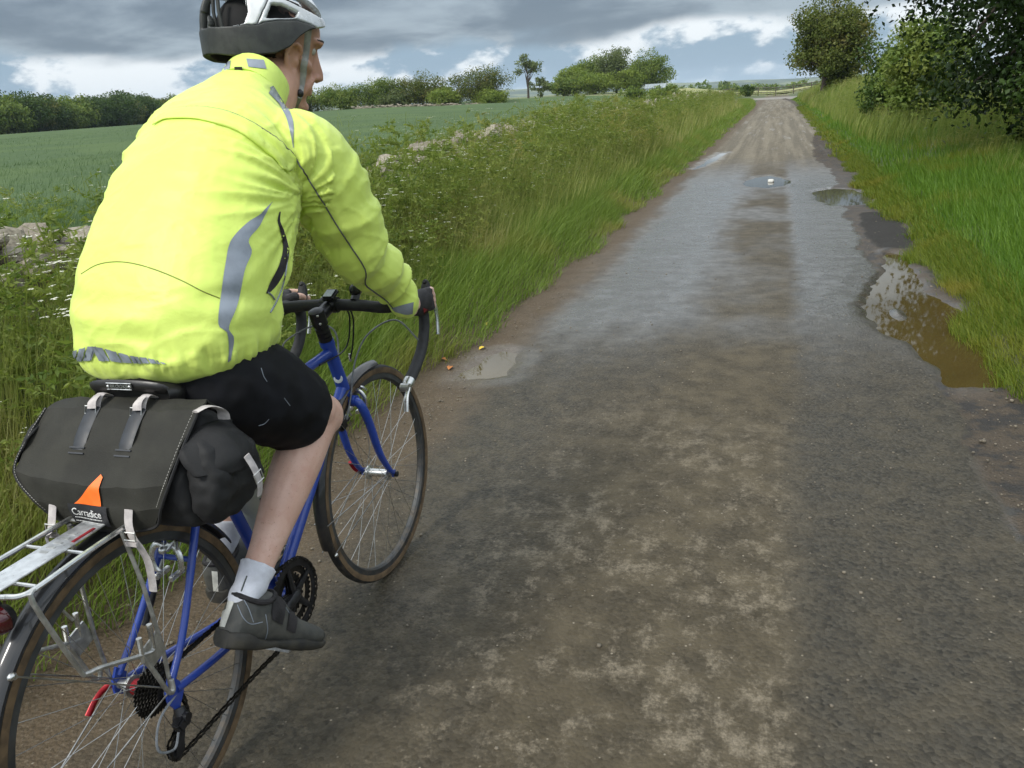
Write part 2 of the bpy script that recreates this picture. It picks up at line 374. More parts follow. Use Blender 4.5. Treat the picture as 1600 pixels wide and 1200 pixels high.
c = k.mix(k.m('MULTIPLY', lite, k.ss(k.noise(pos, 23, 2), .52, .62)), c, (.27, .235, .18))
# water film
wz = k.m('MULTIPLY', k.ss(yw, 3.8, 5.6), k.ss(yw, 19.5, 13.0))
strk = k.m('MULTIPLY', farm, k.m('MULTIPLY', k.ss(k.noise(k.scalev(pos, (3.2, .22, 1)), 1, 5, .62), .55, .66), .45))
wet = k.m('MAXIMUM', k.m('MULTIPLY', wz, k.m('SUBTRACT', 1.0, k.m('MULTIPLY', crown, .85))), strk)
wet = k.m('MULTIPLY', wet, k.m('SUBTRACT', 1.0, k.m('MULTIPLY', shoulder, .8)))
wet = k.m('MULTIPLY', wet, k.lin(slab, 0, 1, .35, 1.0)); wet = k.m('MULTIPLY', wet, k.lin(patchm, 0, 1, 1.0, .15))
wet = k.m('MAXIMUM', wet, k.m('MULTIPLY', shore, .75))
damp = k.m('MULTIPLY', nearm, k.m('SUBTRACT', 1.0, crown))
wetf = k.m('MULTIPLY', wet, k.lin(k.m('ADD', k.m('MULTIPLY', mid, .6), k.m('MULTIPLY', grit, .4)), .34, .62, .55, 1.0))
c = k.mix(k.m('MULTIPLY', wetf, .40), c, k.mix(.6, c, (.02, .02, .018)))
rough = k.mixf(wetf, k.mixf(damp, .80, .44), .135); rough = k.m('ADD', rough, k.m('MULTIPLY', k.m('SUBTRACT', grit, .5), .22))
hgt = k.m('ADD', k.m('MULTIPLY', grit, .6), k.m('ADD', k.m('MULTIPLY', fine, .25), k.m('MULTIPLY', chip.outputs['Distance'], -.6)))
b = k.n('ShaderNodeBump', {'Height': hgt, 'Strength': k.mixf(wetf, k.lin(slab, 0, 1, .9, .60), .085), 'Distance': .012})
b2 = k.n('ShaderNodeBump', {'Height': k.noise(k.scalev(pos, (9, 4, 1)), 1, 5), 'Strength': .11, 'Distance': .02, 'Normal': b})
out(k, k.n('ShaderNodeBsdfPrincipled', {'Base Color': c, 'Roughness': rough, 'Normal': b2, 'Specular IOR Level': k.mixf(wetf, .22, 1.0), 'IOR': 1.45}))
rim_ = np.exp(-((RX-er-.004)/.016)**2)*smooth01(fb(RX, RY, 2.2, 31, 3), -.1, .5)*(RY < 9); wetp = np.maximum(wetp, rim_)
fs = sl.ravel()[RF].mean(1) > .5
for nm, sel in (('road', fs), ('roadside_mud', ~fs)):
    o = tag(mk(nm, RV, RF[sel], m_road), kind='structure')
    for an_, arr in (('slab', sl), ('patch', patch), ('shore', wetp)):
        a = o.data.attributes.new(an_, 'FLOAT', 'POINT'); a.data.foreach_set('value', arr.ravel().astype(np.float32))
# lane across the end
m_lane = pm('pale_worn_tarmac', (.17, .15, .12), .6, var=.2, scale=2, bump=.3, bscale=30)
V = []
for i in range(61):
    xx = -70+i*1.5; yy = 112+ (xx+4)*-.10 + ((xx+2)/50)**2*14
    V += [(xx, yy-7-3*math.exp(-((xx+2)/5)**2), .012), (xx, yy+6, .02)]
V = np.array(V); ii = np.arange(122).reshape(61, 2)
tag(mk('crossing_lane', V, np.stack([ii[:-1, 0], ii[1:, 0], ii[1:, 1], ii[:-1, 1]], -1), m_lane), kind='structure')
V = np.array([(-3.9, 96, .008), (1.3, 96, .008), (4.5, 107, .010), (-9, 107, .010)])
tag(mk('lane_mouth', V, np.array([[0, 1, 2, 3]]), m_lane), kind='structure')

# ---- puddles: flat sheets of water, each a few cm of muddy or clear water
def puddle_mat(name, col, rough):
    m, k = new_mat(name); pos = k.n('ShaderNodeNewGeometry').outputs['Position']
    c = k.mix(k.noise(pos, 3, 3), tuple(q*.8 for q in col), tuple(q*1.25 for q in col))
    out(k, k.n('ShaderNodeBsdfPrincipled', {'Base Color': c, 'Roughness': rough, 'IOR': 1.333, 'Specular IOR Level': .5, 'Normal': k.bump(k.noise(k.scalev(pos, (14, 5, 1)), 1, 2), .025, .01)})); return m
m_pud = puddle_mat('silty_puddle_water', (.062, .045, .014), .03); m_pud2 = puddle_mat('clear_puddle_water', (.07, .065, .05), .03)
def puddle(key, mat, label):
    sd = poly_sd(RX, RY, PUD[key]); cell = np.maximum.reduce([sd[:-1, :-1] < .22, sd[1:, 1:] < .22])
    f = RF[cell.ravel()]; us = np.unique(f); mp = np.zeros(RX.size, int); mp[us] = np.arange(len(us))
    V = RV[us].copy(); V[:, 2] = WATER
    o = mk('puddle', V, mp[f], mat); return tag(o, label, 'puddle', 'puddles on the lane')
puddle('big', m_pud, 'large muddy brown puddle in the broken right edge of the lane')
puddle('left', m_pud, 'small shallow puddle by the left verge beside the front wheel')
puddle('mid', m_pud2, 'pale puddle in the middle of the lane reflecting the sky')
puddle('right', m_pud2, 'sky-blue puddle touching the right verge beyond the dark tarmac patch')
puddle('long', m_pud2, 'long thin puddle along the left wheel track')
# stone sticking out of the puddle and the one in the middle of the lane
m_peb = pm('limestone_pebble', (.26, .23, .18), .7, var=.2, scale=30, bump=.4, bscale=80)
def stone_mesh(seed, sx, sy, sz, n=9, m=6, rug=.28):
    mb = MB(); mb.ball((0, 0, 0), 1, n, m); V = np.array(mb.V)
    V = np.array([v*(1+rug*noise.noise(Vector(v*1.3)+Vector((seed*7.1, seed, 0)))) for v in V])
    V = np.sign(V)*np.abs(V)**.55 if rug > .2 else V
    return V*np.array([sx, sy, sz]), mb.F
V, F = stone_mesh(2, .05, .075, .028); tag(mk('white_stone', V+np.array([-.06, 13.9, .014]), F, pm('white_limestone', (.55, .54, .50), .7)), 'small white stone in the mid-lane puddle', 'stone')
# loose grit
mbV = []; mbF = []; b0 = 0
prot = [stone_mesh(10+i, 1, 1, .7, 5, 3, .3) for i in range(5)]
for i in range(1700):
    yy = 1.2+RNG.gamma(1.6, 2.6); xx = RNG.uniform(-1.75, 1.2) if i % 2 else (RNG.normal(-1.6, .13) if i % 4 else RNG.normal(1.0, .13))
    s = abs(RNG.normal(.0018, .0016))+.0012
    if any(poly_sd(np.array([xx]), np.array([yy]), PUD[q])[0] < .04 for q in ('big', 'left', 'mid', 'right')): continue
    if i % 60 == 0: s *= 2.4
    V, F = prot[i % 5]; a = RNG.uniform(0, 6.28); ca, sa = math.cos(a), math.sin(a)
    Vr = V*s; Vr = np.stack([Vr[:, 0]*ca-Vr[:, 1]*sa, Vr[:, 0]*sa+Vr[:, 1]*ca, Vr[:, 2]], 1)+np.array([xx, yy, .018+s*.2])
    mbV.append(Vr); mbF += [tuple(q+b0 for q in f) for f in F]; b0 += len(V)
tag(mk('loose_gravel', np.concatenate(mbV), mbF, pm('gravel', (.10, .085, .062), .75, scale=2.3, col2=(.20, .17, .125))), kind='stuff')

# =================================================================== GRASS, WEEDS, CROP
def blades(n, xf, h, wd, lean, rng, segs=2, winddir=(.9, .25)):
    """n bent tapering blades; xf -> (n,2) base points. returns V,F,tint"""
    P = xf; n = len(P); H = h(P) if callable(h) else np.full(n, h); H = H*rng.uniform(.55, 1.25, n)
    az = rng.uniform(0, 2*np.pi, n); dirv = np.stack([np.cos(az), np.sin(az)], 1)*rng.uniform(.2, 1, (n, 1))*lean+np.array(winddir)*lean*.6
    side = np.stack([-np.sin(az+rng.normal(0, .6, n)), np.cos(az)], 1); side /= np.linalg.norm(side, axis=1, keepdims=True)
    W = (wd(P) if callable(wd) else wd)*rng.uniform(.7, 1.3, n)
    z0 = gz(P[:, 0], P[:, 1])-.02
    lv = []
    for s in range(segs+1):
        t = s/segs; c = P+dirv*(H*t**1.8)[:, None]; zz = z0+H*(t-.32*t*t*np.minimum(np.linalg.norm(dirv, axis=1), 1.2))
        ww = W*(1-t)**.7*.5
        if s < segs: lv += [np.column_stack([c-side*ww[:, None], zz]), np.column_stack([c+side*ww[:, None], zz])]
        else: lv += [np.column_stack([c, zz])]
    V = np.stack(lv, 1); m = V.shape[1]; base = np.arange(n)*m
    tris = []
    for s in range(segs-1): tris += [(2*s, 2*s+1, 2*s+3), (2*s, 2*s+3, 2*s+2)]
    tris += [(2*segs-2, 2*segs-1, 2*segs)]
    F = (base[:, None, None]+np.array(tris)[None]).reshape(-1, 3)
    t = np.repeat(np.clip(rng.normal(.5, .25, n), 0, 1), m)
    return V.reshape(-1, 3), F, t
def join(parts):
    V = []; F = []; T = []; b = 0
    for v, f, t in parts: V.append(v); F.append(f+b); T.append(t); b += len(v)
    return np.concatenate(V), np.concatenate(F), np.concatenate(T)
def clumped(n, x0, x1, y0, y1, rng, k=1.0, fx=None):
    """uneven tufted distribution of points"""
    P = np.column_stack([rng.uniform(x0, x1, n), rng.uniform(y0, y1, n)])
    c = P[rng.integers(0, n, n//2)]; P[:n//2] = c+rng.normal(0, .045*k, (n//2, 2))
    return P
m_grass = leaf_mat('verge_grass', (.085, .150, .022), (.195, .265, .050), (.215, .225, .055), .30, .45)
m_grassr = leaf_mat('shade_toned_verge_grass', (.055, .130, .012), (.135, .225, .026), (.185, .195, .026), .30, .45)  # right verge: darker copy of the verge grass, shade mixed into its greens
rng = np.random.default_rng(3)
def el(y): return -1.68-.15*(1-smooth01(y, 3.8, 6.5))-.10*(1-smooth01(y, 1.3, 2.0))+.05*np.sin(y*1.7)+.05*np.sin(y*4.1+1)
parts = []
for (n, y0, y1, ww) in ((24000, .6, 4.5, .0052), (26000, 4.5, 11, .0065), (20000, 11, 28, .012), (16000, 28, 95, .03)):
    P = clumped(n, -3.0, -1.5, y0, y1, rng, 1+y0*.06); P = P[P[:, 0] < el(P[:, 1])-np.abs(rng.normal(0, .05, len(P)))+.03]
    if y1 > 60: P[:, 0] -= np.clip((P[:, 1]-60)/40, 0, 1)**2*1.6
    parts.append(blades(0, P, lambda q: .08+.17*smooth01(-q[:, 0], 1.70, 2.15)+.05, ww, .62, rng))
V, F, T = join(parts); tag(mk('verge_grass', V, F, m_grass, tint=T), kind='stuff')
parts = []
for (n, y0, y1, x1, ww) in ((16000, 1.0, 3.0, 5.0, .0075), (22000, 3.0, 14, 9.0, .012), (42000, 3.0, 7, 3.2, .0058), (46000, 7, 14, 4.6, .008), (30000, 14, 35, 5, .014), (18000, 35, 96, 6, .035)):
    P = clumped(n, 1.02, x1, y0, y1, rng, 1+y0*.06)
    P = P[P[:, 0] > 1.17+.06*np.sin(P[:, 1]*2.3)+.04*np.sin(P[:, 1]*5.7)+rng.normal(0, .04, len(P))]
    parts.append(blades(0, P, lambda q: .06+.14*smooth01(q[:, 0], 1.2, 1.9), ww, .55, rng, winddir=(-.5, .3)))
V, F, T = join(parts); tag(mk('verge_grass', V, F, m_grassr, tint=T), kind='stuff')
parts = []
for (n, y0, y1, ww) in ((20000, 3.2, 8, .0050), (18000, 8, 18, .009), (9000, 18, 60, .022)):
    P = clumped(n, 1.02, 1.55, y0, y1, rng, 1+y0*.06); lim = 1.14+.07*np.sin(P[:, 1]*2.3)+.05*np.sin(P[:, 1]*5.7)+.05*np.sin(P[:, 1]*.9)
    P = P[P[:, 0] > lim+np.abs(rng.normal(0, .06, len(P)))]; V_, F_, T_ = blades(0, P, .10, ww, .75, rng, winddir=(-.7, .2)); V_[:, 2] += .015; parts.append((V_, F_, T_))
V, F, T = join(parts); tag(mk('edge_grass', V, F, leaf_mat('yellowing_edge_grass', (.075, .125, .012), (.180, .205, .026), (.21, .195, .030), .3, .5), tint=T), kind='stuff')

# ---- tall weeds: stem, branches, feathery leaves, flower heads
m_weed = leaf_mat('weed_leaves', (.10, .155, .032), (.245, .285, .072), (.285, .275, .090), .45, .5)
m_flow = pm('white_umbel_flowers', (.62, .62, .50), .8, var=.1)
def tri_leaf(p, dirv, size, rng):
    a = Vector(rng.normal(0, 1, 3)); s = dirv.cross(a); s = s.normalized() if s.length > 1e-6 else Vector((1, 0, 0))
    tip = p+dirv*size; mid = p+dirv*size*.45
    return [p, mid+s*size*.19, tip, mid-s*size*.19]
def weed(seed, h, leafy=70, flowers=4, lsize=.05):
    r = np.random.default_rng(seed); V = []; F = []; T = []; FV = []; FF = []
    def quad(q, t):
        b = len(V); V.extend([tuple(v) for v in q]); F.append((b, b+1, b+2, b+3)); T.extend([t]*4)
    def stick(a, b_, w):
        dd = (b_-a); s = dd.cross(Vector((r.normal(), r.normal(), .1))).normalized()*w; s2 = dd.cross(s).normalized()*w
        quad([a-s, a+s, b_+s*.6, b_-s*.6], .75); quad([a-s2, a+s2, b_+s2*.6, b_-s2*.6], .75)
    nst = 1+int(r.integers(0, 3))
    for q in range(nst):
        top = Vector((r.normal(0, .13), r.normal(0, .13), 1))*h*r.uniform(.75, 1.05); base = Vector((r.normal(0, .04), r.normal(0, .04), -.03))
        path = [base+(top-base)*t+Vector((r.normal(0, .012), r.normal(0, .012), 0)) for t in np.linspace(0, 1, 5)]
        for i in range(4): stick(path[i], path[i+1], .0042-.0006*i)
        for b_ in range(leafy//nst//5):
            t = r.uniform(.06, .95); p = base+(top-base)*t; az = r.uniform(0, 6.28); ln = (.24-.13*t)*r.uniform(.6, 1.2)*h
            dd = Vector((math.cos(az), math.sin(az), r.uniform(.05, .7))).normalized(); e = p+dd*ln
            stick(p, e, .0022)
            tn = r.uniform(0, 1)
            for j in range(11):
                tt = .15+.85*j/11; pp = p+(e-p)*tt; d2 = (dd+Vector(r.normal(0, .7, 3))+Vector((0, 0, -.15))).normalized()
                quad(tri_leaf(pp, d2, lsize*r.uniform(.7, 1.5), r), min(1, max(0, tn+r.normal(0, .12))))
        for f in range(flowers if q == 0 else flowers//2):
            c = top+Vector((r.normal(0, .07), r.normal(0, .07), r.uniform(-.03, .05))); stick(top-Vector((0, 0, .06)), c, .0016)
            for j in range(7):
                a = r.uniform(0, 6.28); rr = r.uniform(0, .028); cc = c+Vector((math.cos(a)*rr, math.sin(a)*rr, .006)); s = .0075*r.uniform(.7, 1.4); b0 = len(FV)
                FV.extend([tuple(cc+Vector((s, 0, 0))), tuple(cc+Vector((0, s, .002))), tuple(cc-Vector((s, 0, 0))), tuple(cc-Vector((0, s, -.002)))]); FF.append((b0, b0+1, b0+2, b0+3))
    return np.array(V), np.array(F), np.array(T), np.array(FV) if FV else np.zeros((0, 3)), FF
WP = [weed(100+i, 1.0, 70 if i % 3 == 0 else 95, 0 if i % 4 else 2, (.028, .040, .034)[i % 3]) for i in range(9)]
def weed_mass(name, pts, hs, rng, flow=True):
    Vs = []; Fs = []; Ts = []; b = 0; FV = []; FF = []; fb = 0
    for (px, py), h in zip(pts, hs):
        V, F, T, fv, ff = WP[rng.integers(0, len(WP))]; a = rng.uniform(0, 6.28); ca, sa = math.cos(a), math.sin(a)
        R = np.array([[ca, -sa, 0], [sa, ca, 0], [0, 0, 1]])*h; o = np.array([px, py, float(gz(px, py))])
        Vs.append(V@R.T+o); Fs.append(F+b); Ts.append(np.clip(T*.7+rng.normal(.15, .15), 0, 1)); b += len(V)
        if flow and len(fv): FV.append(fv@R.T+o); FF += [tuple(i+fb for i in f) for f in ff]; fb += len(fv)
    o = tag(mk(name, np.concatenate(Vs), np.concatenate(Fs), m_weed, tint=np.concatenate(Ts), smooth=False), kind='stuff')
    if FV: 
        c = tag(mk('flower_heads', np.concatenate(FV), FF, m_flow, parent=o, smooth=False), kind='stuff')
    return o
rng = np.random.default_rng(11)
def weed_pts(n, x0, x1, y0, y1, p=1.0): 
    return np.column_stack([rng.uniform(x0, x1, n), y0+(y1-y0)*rng.uniform(0, 1, n)**p])
P = np.concatenate([weed_pts(700, -4.3, -2.3, 1.0, 8), weed_pts(880, -5.0, -2.4, 8, 20), weed_pts(680, -5.8, -2.6, 20, 60, 1.2), weed_pts(150, -5.3, -4.5, 1.5, 14), weed_pts(160, -7.5, -3.6, 60, 96)])
hs = .42+.50*smooth01(-P[:, 0], 2.3, 3.1)+rng.normal(0, .13, len(P))+.28*smooth01(P[:, 1], 9, 22)
hs = hs*np.where((P[:, 1] < 5) & (P[:, 0] < -3.4), .66, 1)*np.where((P[:, 1] > 7.2) & (P[:, 1] < 9.6) & (P[:, 0] < -3.6), .75, 1)
weed_mass('roadside_weeds', P, np.clip(hs, .25, 1.4), rng)
P = np.concatenate([weed_pts(260, 2.6, 5.5, 9, 18), weed_pts(360, 2.0, 5.0, 18, 40), weed_pts(300, 1.7, 5.5, 40, 92)])
hs = .30+.35*smooth01(P[:, 1], 10, 30)+rng.normal(0, .1, len(P))+.22*smooth01(P[:, 0], 2.2, 3.5)
weed_mass('roadside_weeds', P, np.clip(hs, .2, 1.1), rng)
# tall grass stalks standing among the weeds
parts = []
for (n, x0, y0, y1, ww, hh) in ((15000, -4.4, 1.0, 9, .0045, .62), (14000, -5.0, 9, 22, .008, .80), (9000, -5.8, 22, 60, .02, .85)):
    P = np.column_stack([rng.uniform(x0, -2.25, n), rng.uniform(y0, y1, n)]); P = P[rng.uniform(0, 1, len(P)) < .35+.65*smooth01(fb(P[:, 0], P[:, 1], .8, 3, 2), -.4, .5)]
    parts.append(blades(0, P, lambda q: hh*(.55+.45*smooth01(-q[:, 0], 2.2, 3.0)), ww, .32, rng, segs=3))
V, F, T = join(parts); tag(mk('tall_grass', V, F, leaf_mat('seeding_grass', (.15, .195, .045), (.33, .34, .11), (.36, .33, .15), .3, .5), tint=T), kind='stuff')
parts = []
for (n, x0, x1, y0, y1, ww, hh) in ((3500, 2.5, 5, 9, 18, .006, .35), (8000, 1.8, 5, 18, 50, .018, .55), (5000, 1.7, 6, 50, 92, .045, .75)):
    P = np.column_stack([rng.uniform(x0, x1, n), rng.uniform(y0, y1, n)]); parts.append(blades(0, P, hh, ww, .32, rng, segs=3))
V, F, T = join(parts); tag(mk('tall_grass', V, F, leaf_mat('pale_seeding_grass', (.11, .165, .028), (.24, .27, .070), (.28, .26, .10), .3, .5), tint=T), kind='stuff')
# standing cow parsley that shows singly
cp = [weed(300+i, 1.0, 55, 9, .04) for i in range(4)]; first = []
spots = [(-2.9, 3.0), (-2.7, 3.9), (-3.1, 4.6), (-2.6, 5.4), (-3.0, 6.2), (-2.75, 7.1), (-3.3, 7.6), (-2.9, 8.8), (-3.5, 9.6), (-3.0, 10.6), (-3.4, 11.8), (-2.8, 12.6), (-3.6, 13.4), (-3.2, 15.0), (-3.8, 16.6), (-3.1, 18.5), (-3.6, 21), (-2.2, 1.9), (-2.5, 2.4), (-3.4, 2.6), (3.1, 11.2), (3.4, 12.5), (2.9, 13.2), (3.6, 10.6), (2.7, 17.5), (2.5, 20)]
rng = np.random.default_rng(21)
for i, (px, py) in enumerate(spots):
    V, F, T, fv, ff = cp[i % 4]
    if len(first) < 4:
        o = mk('cow_parsley', V, F, m_weed, tint=T, smooth=False); fl = tag(mk('flower_head', fv, ff, m_flow, parent=o, smooth=False), kind='stuff'); first.append((o, fl))
    else:
        a, b_ = first[i % 4]; o = a.copy(); COL.objects.link(o); fl = b_.copy(); COL.objects.link(fl); fl.parent = o
    h = rng.uniform(.75, 1.08)+(.12 if py > 8 else 0); o.scale = (h, h, h)
    o.location = (px, py, float(gz(px, py))); o.rotation_euler = (0, 0, rng.uniform(0, 6.28))
    tag(o, 'tall cow parsley with white flower heads on the left verge' if px < 0 else 'cow parsley with white flowers on the shaded right verge', 'wildflower', 'cow parsley along the verges')

# ---- crop field
m_crop, k = new_mat('young_wheat_canopy')
pos = k.n('ShaderNodeNewGeometry').outputs['Position']
a = k.noise(pos, .25, 4); b = k.noise(k.scalev(pos, (3, 3, 3)), 1, 5, .7)
c = k.mix(b, (.042, .074, .030), (.088, .130, .056)); c = k.mix(k.ss(a, .4, .65), c, (.080, .120, .046))
out(k, k.n('ShaderNodeBsdfPrincipled', {'Base Color': c, 'Roughness': .9, 'Specular IOR Level': .1, 'Normal': k.bump(b, .8, .08)}))
m_wheat = leaf_mat('wheat_blades', (.052, .100, .040), (.105, .165, .066), None, .25, .5)
fx = np.concatenate([-np.geomspace(175, 6.0, 46), [-5.3, -5.0]]); fy = np.concatenate([np.linspace(-6, 20, 30), np.geomspace(21, 128, 40)])
def fieldz(a, b): 
    return gz(a, b)+.30*smooth01(-a, 4.95, 5.5)+.05*np.vectorize(lambda p, q: nz(p, q, .9, 1.0))(a, b)
V = []; 
o = grid('crop_field', fx, fy, fieldz, m_crop)
# the field ends on a slanting line at the wood
rng = np.random.default_rng(5); parts = []
for (n, y0, y1, x0, ww, hh) in ((36000, 1.5, 9, -9.5, .007, .26), (40000, 4, 22, -20, .012, .26), (26000, 15, 60, -50, .026, .24)):
    P = np.column_stack([-5.2-(-5.2-x0)*rng.uniform(0, 1, n)**1.2, rng.uniform(y0, y1, n)])
    V_, F_, T_ = blades(0, P, hh, ww, .55, rng); V_[:, 2] += .17; parts.append((V_, F_, T_))
V, F, T = join(parts); tag(mk('wheat_blades', V, F, m_wheat, tint=T), kind='stuff')

P = weed_pts(70, -10.5, -5.6, 2.5, 8.5); weed_mass('field_weeds', P, rng.uniform(.55, .8, len(P)), rng)
# =================================================================== DRY STONE WALLS
m_stone = pm('pale_limestone', (.16, .138, .10), .85, var=.22, scale=6, bump=.6, bscale=50, col2=(.35, .315, .245))
m_stone2 = pm('weathered_limestone', (.13, .112, .085), .9, var=.22, scale=6, bump=.5, bscale=50, col2=(.25, .22, .17))
SM = []
for i in range(10):
    V, F = stone_mesh(40+i, 1, 1, 1, 7, 5, .30); o = mk('s', V, F, m_stone if i % 3 else m_stone2, smooth=False, link=False); SM.append(o.data); bpy.data.objects.remove(o)
def wallx(y): return -4.28-.30*min(1, max(0, (y-6)/12))-.9*max(0, (y-25)/60)
def wallh(y): return .57+.14*min(1, max(0, (y-3)/6))+.16*min(1, max(0, (y-10)/20))+.09*nz(0, y, .5, 6)-.20*math.exp(-((y-8.3)/.7)**2)
wall = bpy.data.objects.new('dry_stone_wall', None); COL.objects.link(wall); wall.location = (wallx(5), 5, 0); ORG[wall.name] = tuple(wall.location)
tag(wall, 'tumbledown dry stone wall overgrown with weeds between verge and field', 'stone wall')
mb = MB(); R = []
for y_ in np.linspace(-3, 92, 90):
    x0 = wallx(y_); h = wallh(y_)-.08; g = float(gz(x0, y_))
    R.append([(x0-.2, y_, g-.1), (x0+.2, y_, g-.1), (x0+.14, y_, g+h), (x0-.14, y_, g+h)])
mb.rings(R); mb.build('rubble_core', m_stone2, wall, smooth=False)
rng = np.random.default_rng(9); cnt = 0; sV = []; sF = []; sb = 0
def place_stone(par, loc, size, rot, lim=290):
    global cnt, sb
    if cnt < lim:
        o = bpy.data.objects.new('stone', SM[rng.integers(0, 10)]); COL.objects.link(o); o.parent = par
        o.location = Vector(loc)-Vector(ORG[par.name]); o.scale = size; o.rotation_euler = rot; cnt += 1; return o
    V, F = stone_mesh(60+cnt % 9, 1, 1, 1, 5, 4, .3); cnt += 1
    M = Matrix.LocRotScale(Vector(loc), Quaternion((1, 0, 0, 0)) if rot is None else __import__('mathutils').Euler(rot).to_quaternion(), Vector(size))
    sV.append(np.array([(M @ Vector(v))[:] for v in V])); sF.extend([tuple(q+sb for q in f) for f in F]); sb += len(V)
y_ = .8
while y_ < 92:
    x0 = wallx(y_); g = float(gz(x0, y_)); h = wallh(y_); st = .17+max(0, y_-12)*.012
    sl = rng.uniform(.5, 1.5)
    if nz(0, y_, .8, 2.5) > -.35:
        place_stone(wall, (x0+rng.normal(0, .05), y_, g+h+rng.uniform(-.02, .05)), (.17*rng.uniform(.7, 1.2), .085*sl*(1+y_*.02), .034*rng.uniform(.7, 1.5)), (rng.normal(0, .25), rng.normal(.15, .25), rng.normal(0, .5)))
        place_stone(wall, (x0+rng.normal(0, .06), y_+.06, g+h+rng.uniform(.03, .10)), (.13*rng.uniform(.6, 1.2), .10*sl*(1+y_*.02), .026*rng.uniform(.7, 1.5)), (rng.normal(.4, .35), rng.normal(0, .3), rng.normal(0, .6)))
    for kx in range(2 if y_ < 12 else 1):
        place_stone(wall, (x0+.19+rng.normal(0, .03), y_+rng.normal(0, .05), g+h*rng.uniform(.45, .95)), (.10, .10*sl*(1+y_*.02), .032*rng.uniform(.8, 1.4)), (rng.normal(0, .15), rng.normal(0, .2), rng.normal(0, .3)))
    y_ += st
if sV: tag(mk('stone_rubble', np.concatenate(sV), sF, m_stone, parent=wall, smooth=False), kind='stuff')
# low wall along the far side of the field
fw = bpy.data.objects.new('dry_stone_wall', None); COL.objects.link(fw)
A = Vector((-62, 119, 0)); B = Vector((-11, 121, 0)); fw.location = (*((A+B)/2).xy, float(gz(-36, 120))); ORG[fw.name] = tuple(fw.location)
tag(fw, 'low far dry stone wall along the hedge at the end of the field', 'stone wall')
mb = MB(); R = []
for t in np.linspace(0, 1, 60):
    p = A.lerp(B, t); g = float(gz(p.x, p.y)); h = .50+.18*nz(p.x, 0, .3, 4)
    R.append([(p.x, p.y-.25, g-.2), (p.x, p.y+.25, g-.2), (p.x, p.y+.2, g+h), (p.x, p.y-.2, g+h)])
mb.rings(R); mb.build('rubble_core', m_stone2, fw, smooth=False)
cnt = 1000; sV = []; sF = []; sb = 0
for i in range(420):
    p = A.lerp(B, rng.uniform()); g = float(gz(p.x, p.y))
    place_stone(fw, (p.x, p.y-.2-rng.uniform(0, .1), g+rng.uniform(.15, .62)), (rng.uniform(.2, .4), .14, rng.uniform(.05, .10)), (0, rng.normal(0, .2), rng.normal(0, .2)))
tag(mk('stone_rubble', np.concatenate(sV), sF, m_stone, parent=fw, smooth=False), kind='stuff')

# =================================================================== TREES
m_bark = pm('bark', (.060, .048, .036), .9, var=.3, scale=12, bump=.8, bscale=30, bdist=.02)
LM = {'black': leaf_mat('blackish_hedge_leaves', (.008, .018, .004), (.022, .046, .008), (.038, .068, .012), .12, .5),
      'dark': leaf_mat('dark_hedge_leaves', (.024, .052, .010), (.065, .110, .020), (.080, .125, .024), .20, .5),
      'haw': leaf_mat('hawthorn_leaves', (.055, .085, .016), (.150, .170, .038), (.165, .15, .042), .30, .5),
      'mid': leaf_mat('mid_green_leaves', (.070, .122, .022), (.180, .235, .050), (.21, .245, .056), .30, .5),
      'lime': leaf_mat('light_green_leaves', (.11, .17, .028), (.25, .305, .06), (.21, .26, .055), .35, .5),
      'grey': leaf_mat('grey_green_leaves', (.085, .115, .042), (.17, .205, .080), None, .30, .5)}
def crown_leaves(center, rad, n, lsize, rng, lumps=26, low=-.6, skirt=None, core=.35):
    """leaf quads gathered in clumps spread through an uneven crown"""
    C = []; c = np.array(center); rad = np.array(rad)
    for i in range(lumps):
        v = rng.normal(0, 1, 3); v /= np.linalg.norm(v)
        if v[2] < low: v[2] = -v[2]*.5
        rr = rng.uniform(core, 1.0)**.6
        C.append((c+v*rad*rr*rng.uniform(.75, .98), rad.mean()*rng.uniform(.20, .36)))
    per = n//lumps; Vs = []; T = []
    for p, r in C:
        m = per; v = rng.normal(0, 1, (m, 3)); v /= np.linalg.norm(v, axis=1, keepdims=True)
        q = p+v*r*(rng.uniform(.25, 1, (m, 1))**.5)*np.array([1.15, 1.15, .8])+rng.normal(0, r*.17, (m, 3))
        nn = v*.5+rng.normal(0, .7, (m, 3))+np.array([0, 0, .35]); nn /= np.linalg.norm(nn, axis=1, keepdims=True)
        a = rng.normal(0, 1, (m, 3)); u = np.cross(nn, a); u /= np.maximum(np.linalg.norm(u, axis=1, keepdims=True), 1e-6); w_ = np.cross(nn, u)
        s = lsize*rng.uniform(.6, 1.4, (m, 1))
        Vs.append(np.stack([q-u*s, q+w_*s*.6+nn*s*.12, q+u*s, q-w_*s*.6+nn*s*.12], 1)); T.append(np.repeat(np.clip(rng.normal(.5, .16)+rng.normal(0, .2, m), 0, 1), 4))
    V = np.concatenate(Vs).reshape(-1, 3); F = np.arange(len(V)).reshape(-1, 4); return V, F, np.concatenate(T), C
